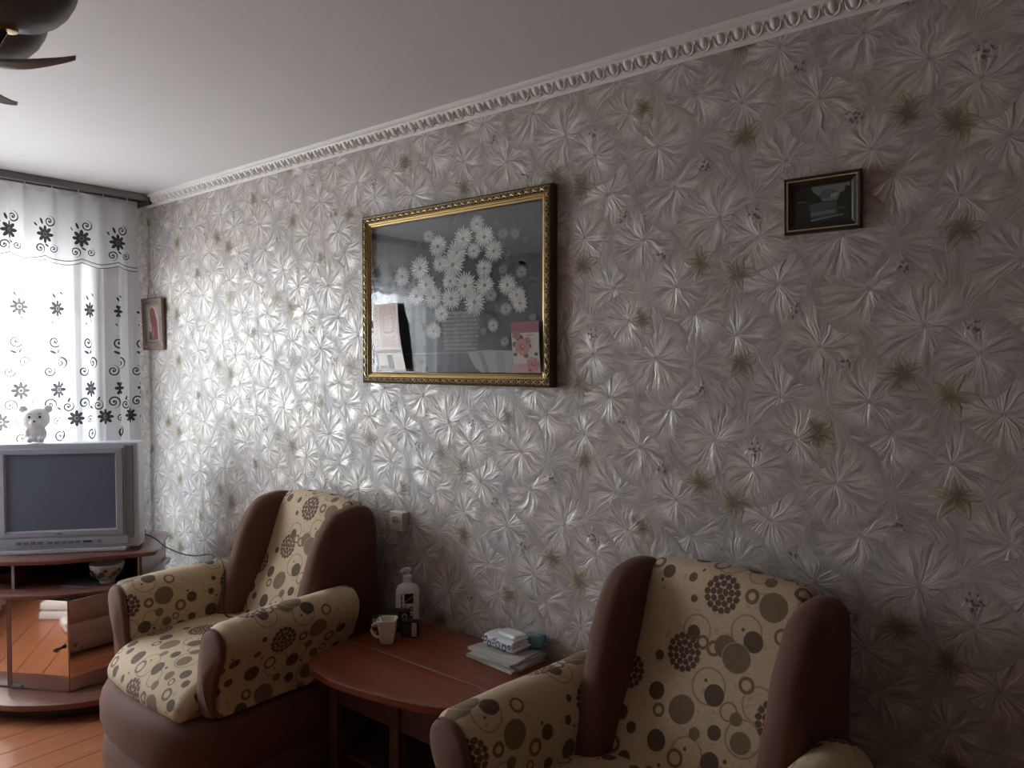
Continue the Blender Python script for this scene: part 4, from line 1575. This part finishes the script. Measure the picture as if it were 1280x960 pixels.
# bezel round the tube
q = MB()
x0, x1, z0, z1 = -.270, .280, .075, .492
ix0, ix1, iz0, iz1 = -.228, .243, .106, .462
rows = [[(x0, .001, z0), (x1, .001, z0), (x1, .001, z1), (x0, .001, z1)],
        [(x0 + .004, -.010, z0 + .004), (x1 - .004, -.010, z0 + .004), (x1 - .004, -.010, z1 - .004), (x0 + .004, -.010, z1 - .004)],
        [(ix0 - .006, -.012, iz0 - .006), (ix1 + .006, -.012, iz0 - .006), (ix1 + .006, -.012, iz1 + .006), (ix0 - .006, -.012, iz1 + .006)],
        [(ix0, -.002, iz0), (ix1, -.002, iz0), (ix1, -.002, iz1), (ix0, -.002, iz1)]]
q.grid(rows, closed=True)
build('bezel', q, M['tv'], tv)
q = MB()
rows = []
for j in range(13):
    r = []
    for i in range(15):
        a, b = i / 7 - 1, j / 6 - 1
        r.append((ix0 + (ix1 - ix0) * i / 14, -.0015 - .007 * (1 - a * a * .9) * (1 - b * b * .9), iz0 + (iz1 - iz0) * j / 12))
    rows.append(r)
q.grid(rows)
build('screen', q, M['screen'], tv, smooth=True)
bx('speaker_panel', (.285, .322, -.006, .002, .060, .500), M['tv_dark'], tv, bevel=.003)
bx('speaker_panel', (-.309, -.275, -.006, .002, .060, .500), M['tv_dark'], tv, bevel=.003)
bx('control_strip', (-.290, .300, -.010, .002, .028, .070), M['tv'], tv, bevel=.004)
for k in range(9):
    xx = -.185 + k * .030 + (.012 if k > 3 else 0)
    bx('button', (xx, xx + .020, -.0135, -.009, .042, .056), M['tv_dark'], tv, bevel=.0015)
bx('remote_sensor', (.100, .140, -.0125, -.009, .044, .054), M['tv_black'], tv, bevel=.002)
q = MB()
q.lathe([(0, -.014), (.008, -.014), (.009, -.009)], 14, c=(.172, 0, .049), ax='y')
build('power_button', q, M['tv_dark'], tv, smooth=True)
bx('foot_bar', (-.270, .290, -.018, .08, .0, .016), M['tv_light'], tv, bevel=.003)
bx('emblem', (-.012, .012, -.0128, -.0105, .085, .094), M['tv_dark'], tv, bevel=.0006, bseg=1)
for kx in (-.25, .27):
    bx('foot', (kx - .02, kx + .02, .05, .30, .0, .03), M['tv_black'], tv, bevel=.003)

# bear
be = thing('bear_figurine', 'white sitting teddy bear figurine on top of the television', 'figurine', (0, 0, 0))
be.location = (SX + math.cos(RZ) * -.118 - math.sin(RZ) * .05, SY + math.sin(RZ) * -.118 + math.cos(RZ) * .05, .652 + .515)
be.rotation_euler = (0, 0, math.radians(65))


def blob(mm, c, r, seg=20, rn=12):
    rows = []
    for i in range(rn + 1):
        a = PI * i / rn
        rows.append([(c[0] + r[0] * math.sin(a) * math.cos(2 * PI * k / seg), c[1] + r[1] * math.sin(a) * math.sin(2 * PI * k / seg), c[2] - r[2] * math.cos(a)) for k in range(seg)])
    mm.grid(rows, closed=True)


def meta(name, blobs, mat, parent, vox=.004):
    """one continuous skin over overlapping rounded forms"""
    mm = MB()
    for (c, r) in blobs:
        blob(mm, c, r)
    o = build(name, mm, mat, parent, smooth=True)
    r_ = o.modifiers.new('r', 'REMESH')
    r_.mode = 'VOXEL'
    r_.voxel_size = vox
    r_.use_smooth_shade = True
    s_ = o.modifiers.new('s', 'SMOOTH')
    s_.factor = .6
    s_.iterations = 6
    return o


meta('body', [((0, 0, .037), (.034, .030, .037)), ((-.022, -.030, .016), (.016, .022, .016)), ((.022, -.030, .016), (.016, .022, .016)),
              ((-.034, -.010, .042), (.012, .015, .026)), ((.034, -.010, .042), (.012, .015, .026)),
              ((0, -.002, .112), (.060, .050, .054)), ((0, -.040, .100), (.024, .022, .018)),
              ((-.050, .004, .158), (.020, .011, .020)), ((.050, .004, .158), (.020, .011, .020))], M['bear'], be, .0035)
for sx_ in (-1, 1):
    q = MB()
    blob(q, (sx_ * .021, -.046, .124), (.0055, .005, .0065), 10, 6)
    build('eye', q, M['ink'], be, smooth=True)
    q = MB()
    q.tube([(sx_ * .012, -.0455, .137), (sx_ * .020, -.0440, .140), (sx_ * .028, -.0405, .137)], .0014, 5)
    build('eyebrow', q, M['tv_dark'], be, smooth=True)
q = MB()
blob(q, (0, -.0615, .105), (.0055, .004, .0042), 10, 6)
build('nose', q, M['ink'], be, smooth=True)

# cabinet
cb = thing('television_cabinet', 'bow-fronted reddish corner cabinet with mirrored doors under the television', 'cabinet', (SX, SY, 0), RZ)


def plate(name, pts, z0, z1, mat, r=.005):
    return build(name, puff([(p[0], -p[1]) for p in pts], z0, z1, r, 'z', n=72, nr=2, mid=2), mat, cb, smooth=True)


plate('top_slab', [(-.43, .02), (-.41, .07), (-.30, .115), (-.20, .135), (0, .150), (.10, .140), (.21, .110), (.32, .088), (.41, .062), (.432, .02), (.40, -.20), (.37, -.38), (.20, -.42), (-.02, -.40), (-.22, -.28), (-.36, -.14)], .630, .650, M['cabinet'])
plate('middle_shelf', [(-.46, .02), (-.40, .10), (-.20, .195), (-.05, .225), (.09, .235), (.25, .195), (.40, .115), (.46, .02), (.40, -.22), (.36, -.38), (0, -.38), (-.22, -.27), (-.38, -.14)], .500, .518, M['cabinet'])
plate('plinth_slab', [(-.48, .08), (-.42, .20), (-.108, .345), (.06, .378), (.18, .380), (.30, .350), (.42, .26), (.48, .12), (.40, -.25), (.30, -.38), (0, -.38), (-.22, -.27), (-.40, -.12)], .062, .088, M['cabinet'])
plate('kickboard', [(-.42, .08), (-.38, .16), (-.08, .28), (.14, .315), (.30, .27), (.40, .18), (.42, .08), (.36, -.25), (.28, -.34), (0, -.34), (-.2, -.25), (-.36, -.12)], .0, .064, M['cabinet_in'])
bx('side_panel', (.352, .368, -.045, .36, .088, .632), M['cabinet'], cb)
bx('side_panel', (-.368, -.352, -.045, .13, .088, .632), M['cabinet'], cb)
bx('back_panel', (-.04, .352, .345, .357, .088, .632), M['cabinet_in'], cb)
bx('divider', (-.163, -.153, -.110, .30, .518, .632), M['cabinet'], cb)
bx('edge_strip', (-.164, -.152, -.1135, -.110, .518, .632), M['cabinet_edge'], cb, bevel=0)
bx('edge_strip', (.350, .356, -.0500, -.0452, .518, .632), M['cabinet_edge'], cb, bevel=0)


def facet(name, p0, p1, z0, z1, th, mat, bevel=.001):
    """an upright board whose outer face runs from p0 to p1 in cabinet (x, out) coordinates"""
    d = Vector((p1[0] - p0[0], p1[1] - p0[1]))
    ang = math.atan2(-d.y, d.x)
    mm = MB()
    mm.box(0, d.length, 0, th, z0, z1)
    o = build(name, mm, mat, cb, bevel=bevel)
    o.location = (p0[0], -p0[1], 0)
    o.rotation_euler = (0, 0, ang)
    return o


PRW = (.128, .268)
LEFT_IN = (-.146, .165)
d1 = facet('mirror_door', LEFT_IN, (PRW[0] - .003, PRW[1]), .093, .497, .006, M['mirror'])
d2 = facet('mirror_door', (PRW[0] + .003, PRW[1]), (.352, .085), .093, .497, .006, M['mirror'])
facet('post', (-.166, .156), (-.149, .163), .088, .500, .016, M['cabinet'])
d3 = facet('mirror_door', (-.420, .055), (-.169, .155), .093, .497, .006, M['mirror'])
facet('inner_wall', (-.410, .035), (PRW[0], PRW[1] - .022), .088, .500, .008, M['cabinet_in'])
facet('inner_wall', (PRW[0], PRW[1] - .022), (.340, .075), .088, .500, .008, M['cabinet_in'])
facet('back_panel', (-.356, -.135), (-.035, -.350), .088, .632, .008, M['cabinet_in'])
for (dd, L_, sd) in ((d1, .285, 1), (d2, .29, 0), (d3, .27, 0)):
    q = MB()
    q.lathe([(0, -.030), (.008, -.030), (.011, -.024), (.008, -.014), (.005, -.008), (.006, 0.0), (0, 0)], 14, c=((L_ - .035) if sd else .035, 0, .285), ax='y')
    build('knob', q, M['knob'], dd, smooth=True)
q = MB()
q.box(.004, .05, -.006, 0, .093, .104)
build('hinge', q, M['tv_dark'], d1)
bw = thing('patterned_bowl', 'pale bowl with dark floral pattern inside the open cabinet compartment', 'bowl', (0, 0, 0))
bw.location = (SX + math.cos(RZ) * .225 + math.sin(RZ) * .075, SY + math.sin(RZ) * .225 - math.cos(RZ) * .075, .5185)
q = MB()
q.lathe([(0, .0), (.032, .0), (.034, .008), (.030, .012), (.050, .034), (.068, .066), (.076, .094), (.073, .094), (.064, .066), (.045, .036), (.0, .016)], 28)
build('bowl_body', q, plain('cream_bowl_glaze', (.42, .41, .38), .3), bw, smooth=True)
q = MB()
for k in range(9):
    a = 2 * PI * k / 9
    for (da, zz, rr) in ((0, .055, .013), (.22, .072, .009), (-.2, .042, .008)):
        rad = .0555 + (zz - .034) * .5 + .009
        c_ = Vector((math.cos(a + da), math.sin(a + da), 0))
        tn = Vector((-c_.y, c_.x, 0))
        q.face([c_ * (rad + .006 * math.sin(2 * PI * i / 10) * .9) + tn * rr * math.cos(2 * PI * i / 10) + Vector((0, 0, zz + rr * math.sin(2 * PI * i / 10))) for i in range(10)], col=(.06, .07, .06))
build('floral_print', q, M['print_gloss'], bw, weld=False)
mg = thing('magazine', 'thin pale-edged magazine lying in front of the bowl in the cabinet', 'magazine', (0, 0, 0))
mg.location = (SX + math.cos(RZ) * .14 + math.sin(RZ) * .07, SY + math.sin(RZ) * .14 - math.cos(RZ) * .07, .5185)
mg.rotation_euler = (0, 0, RZ - .25)
q = MB()
q.box(-.09, .05, -.06, .06, 0, .005, col=(.30, .29, .29))
build('pages', q, M['paper'], mg, bevel=.001)
q = MB()
q.box(-.092, .052, -.062, .062, .005, .0062, col=(.05, .05, .06))
build('cover', q, M['paper'], mg)

# cord from the television over the far armchair
cp = [(.62, -.30, .660), (.72, -.318, .690), (.86, -.325, .690), (.993, -.338, .672), (1.18, -.355, .672), (1.32, -.362, .688), (1.42, -.372, .712), (1.50, -.385, .728), (1.57, -.395, .728),
      (1.630, -.408, .692), (1.655, -.42, .64), (1.68, -.44, .575), (1.72, -.455, .533), (1.78, -.44, .527)]
L_ = [Vector(p) for p in cp]
dense = []
for i in range(len(L_) - 1):
    p0, p1, p2, p3 = L_[max(i - 1, 0)], L_[i], L_[i + 1], L_[min(i + 2, len(L_) - 1)]
    for s in range(6):
        t_ = s / 6
        dense.append(0.5 * ((2 * p1) + (p2 - p0) * t_ + (2 * p0 - 5 * p1 + 4 * p2 - p3) * t_ * t_ + (3 * p1 - p0 - 3 * p2 + p3) * t_ ** 3))
dense.append(L_[-1])
q = MB()
q.tube(dense, .0035, 8)
tag(build('power_cord', q, M['black_rubber'], smooth=True), 'black cord running from the television across the far armchair', 'cord')

# ------------------------------------------------------------------ ceiling lamp
ch = thing('chandelier', 'dark ceiling chandelier with smoked glass shades and pale leaves', 'chandelier', (2.50, -1.565, 0))
q = MB()
q.lathe([(0, H - .001), (.065, H - .001), (.060, H - .020), (.030, H - .040), (.012, H - .050), (.010, H - .14), (.022, H - .16), (.040, H - .20), (.044, H - .25), (.030, H - .29), (.012, H - .31), (.016, H - .325), (0, H - .345)], 24)
build('stem', q, M['bronze'], ch, smooth=True)
for k in range(4):
    a = math.radians(40) + 2 * PI * k / 4
    ca, sa = math.cos(a), math.sin(a)
    q = MB()
    q.tube([(ca * .03, sa * .03, H - .23), (ca * .08, sa * .08, H - .285), (ca * .13, sa * .13, H - .275), (ca * .16, sa * .16, H - .225)], .008, 8)
    arm_ = build('arm', q, M['bronze'], ch, smooth=True)
    q = MB()
    q.lathe([(.018, 0), (.05, .006), (.073, .015), (.095, .030), (.112, .050), (.125, .075), (.132, .098), (.135, .115), (.1345, .1165), (.133, .115), (.130, .098), (.122, .076), (.109, .053), (.092, .034), (.07, .020), (.05, .012), (.018, .005)], 56)
    sh = build('glass_shade', q, M['shade'], ch, smooth=True)
    sh.location = (ca * .165, sa * .165, H - .225)
    sh.rotation_euler = (0, 0, a)
    q = MB()
    q.lathe([(0, -.012), (.016, -.010), (.020, 0), (.018, .02), (0, .022)], 14)
    cp_ = build('shade_cap', q, M['gold'], ch, smooth=True)
    cp_.location = (ca * .165, sa * .165, H - .225)
    q = MB()
    rows = []
    for i in range(13):
        t_ = i / 12
        w = .030 * math.sin(PI * min(1, t_ * 1.02 + .02)) ** .8 * (1 - .25 * t_) + .002
        r = []
        for j in range(7):
            s = j / 3 - 1
            r.append((.04 + .26 * t_, s * w, .010 * abs(s) - .020 * math.sin(t_ * 2.8) + .012 * t_ * t_))
        rows.append(r)
    q.grid(rows)
    lf = build('leaf', q, M['leaf'], ch, smooth=True)
    lf.location = (0, 0, H - .296)
    lf.rotation_euler = (0, 0, a + .03)
    so = lf.modifiers.new('t', 'SOLIDIFY')
    so.thickness = .002

# ------------------------------------------------------------------ bundle by the window, seen only in the mirrored doors
def bundle(name, label, loc, rz, w, d, layers, col, cat):
    t = thing(name, label, cat, loc, rz)
    z = 0.0
    for k, h in enumerate(layers):
        e = 1 - .04 * k
        out = [(-d * e, 0), (-d * e * 1.02, h * .5), (-d * e * .97, h * .95), (0, h), (d * e * .97, h * .95), (d * e * 1.02, h * .5), (d * e, 0), (0, 0)]
        q = puff(out, -w * e, w * e, h * .35, 'x', n=32, nr=3, mid=6, fn=wrinkle(.004, 12 + 3 * k))
        zm = min(p[2] for p in q.v)
        q.v = [(p[0], p[1], p[2] - zm + z) for p in q.v]
        q.uv = [None] * len(q.f)
        build('fold', q, col, t, smooth=True)
        z += max(p[2] for p in q.v) - z
    return t


M['linen'] = plain('white_linen', (0.70, 0.69, 0.67), 0.8, grain=0.2, gscale=200)
M['grey_linen'] = plain('pale_grey_wrapping', (0.58, 0.58, 0.56), 0.4, grain=0.1)
bundle('folded_blanket', 'folded white blanket on the floor, mirrored in the cabinet door', (.62, -2.19, 0), .3, .17, .11, [.05, .05], M['linen'], 'blanket')
bundle('wrapped_bundle', 'small crumpled grey-white bundle mirrored in front of the folded blanket', (.72, -1.93, 0), -.4, .12, .07, [.06], M['grey_linen'], 'bundle')
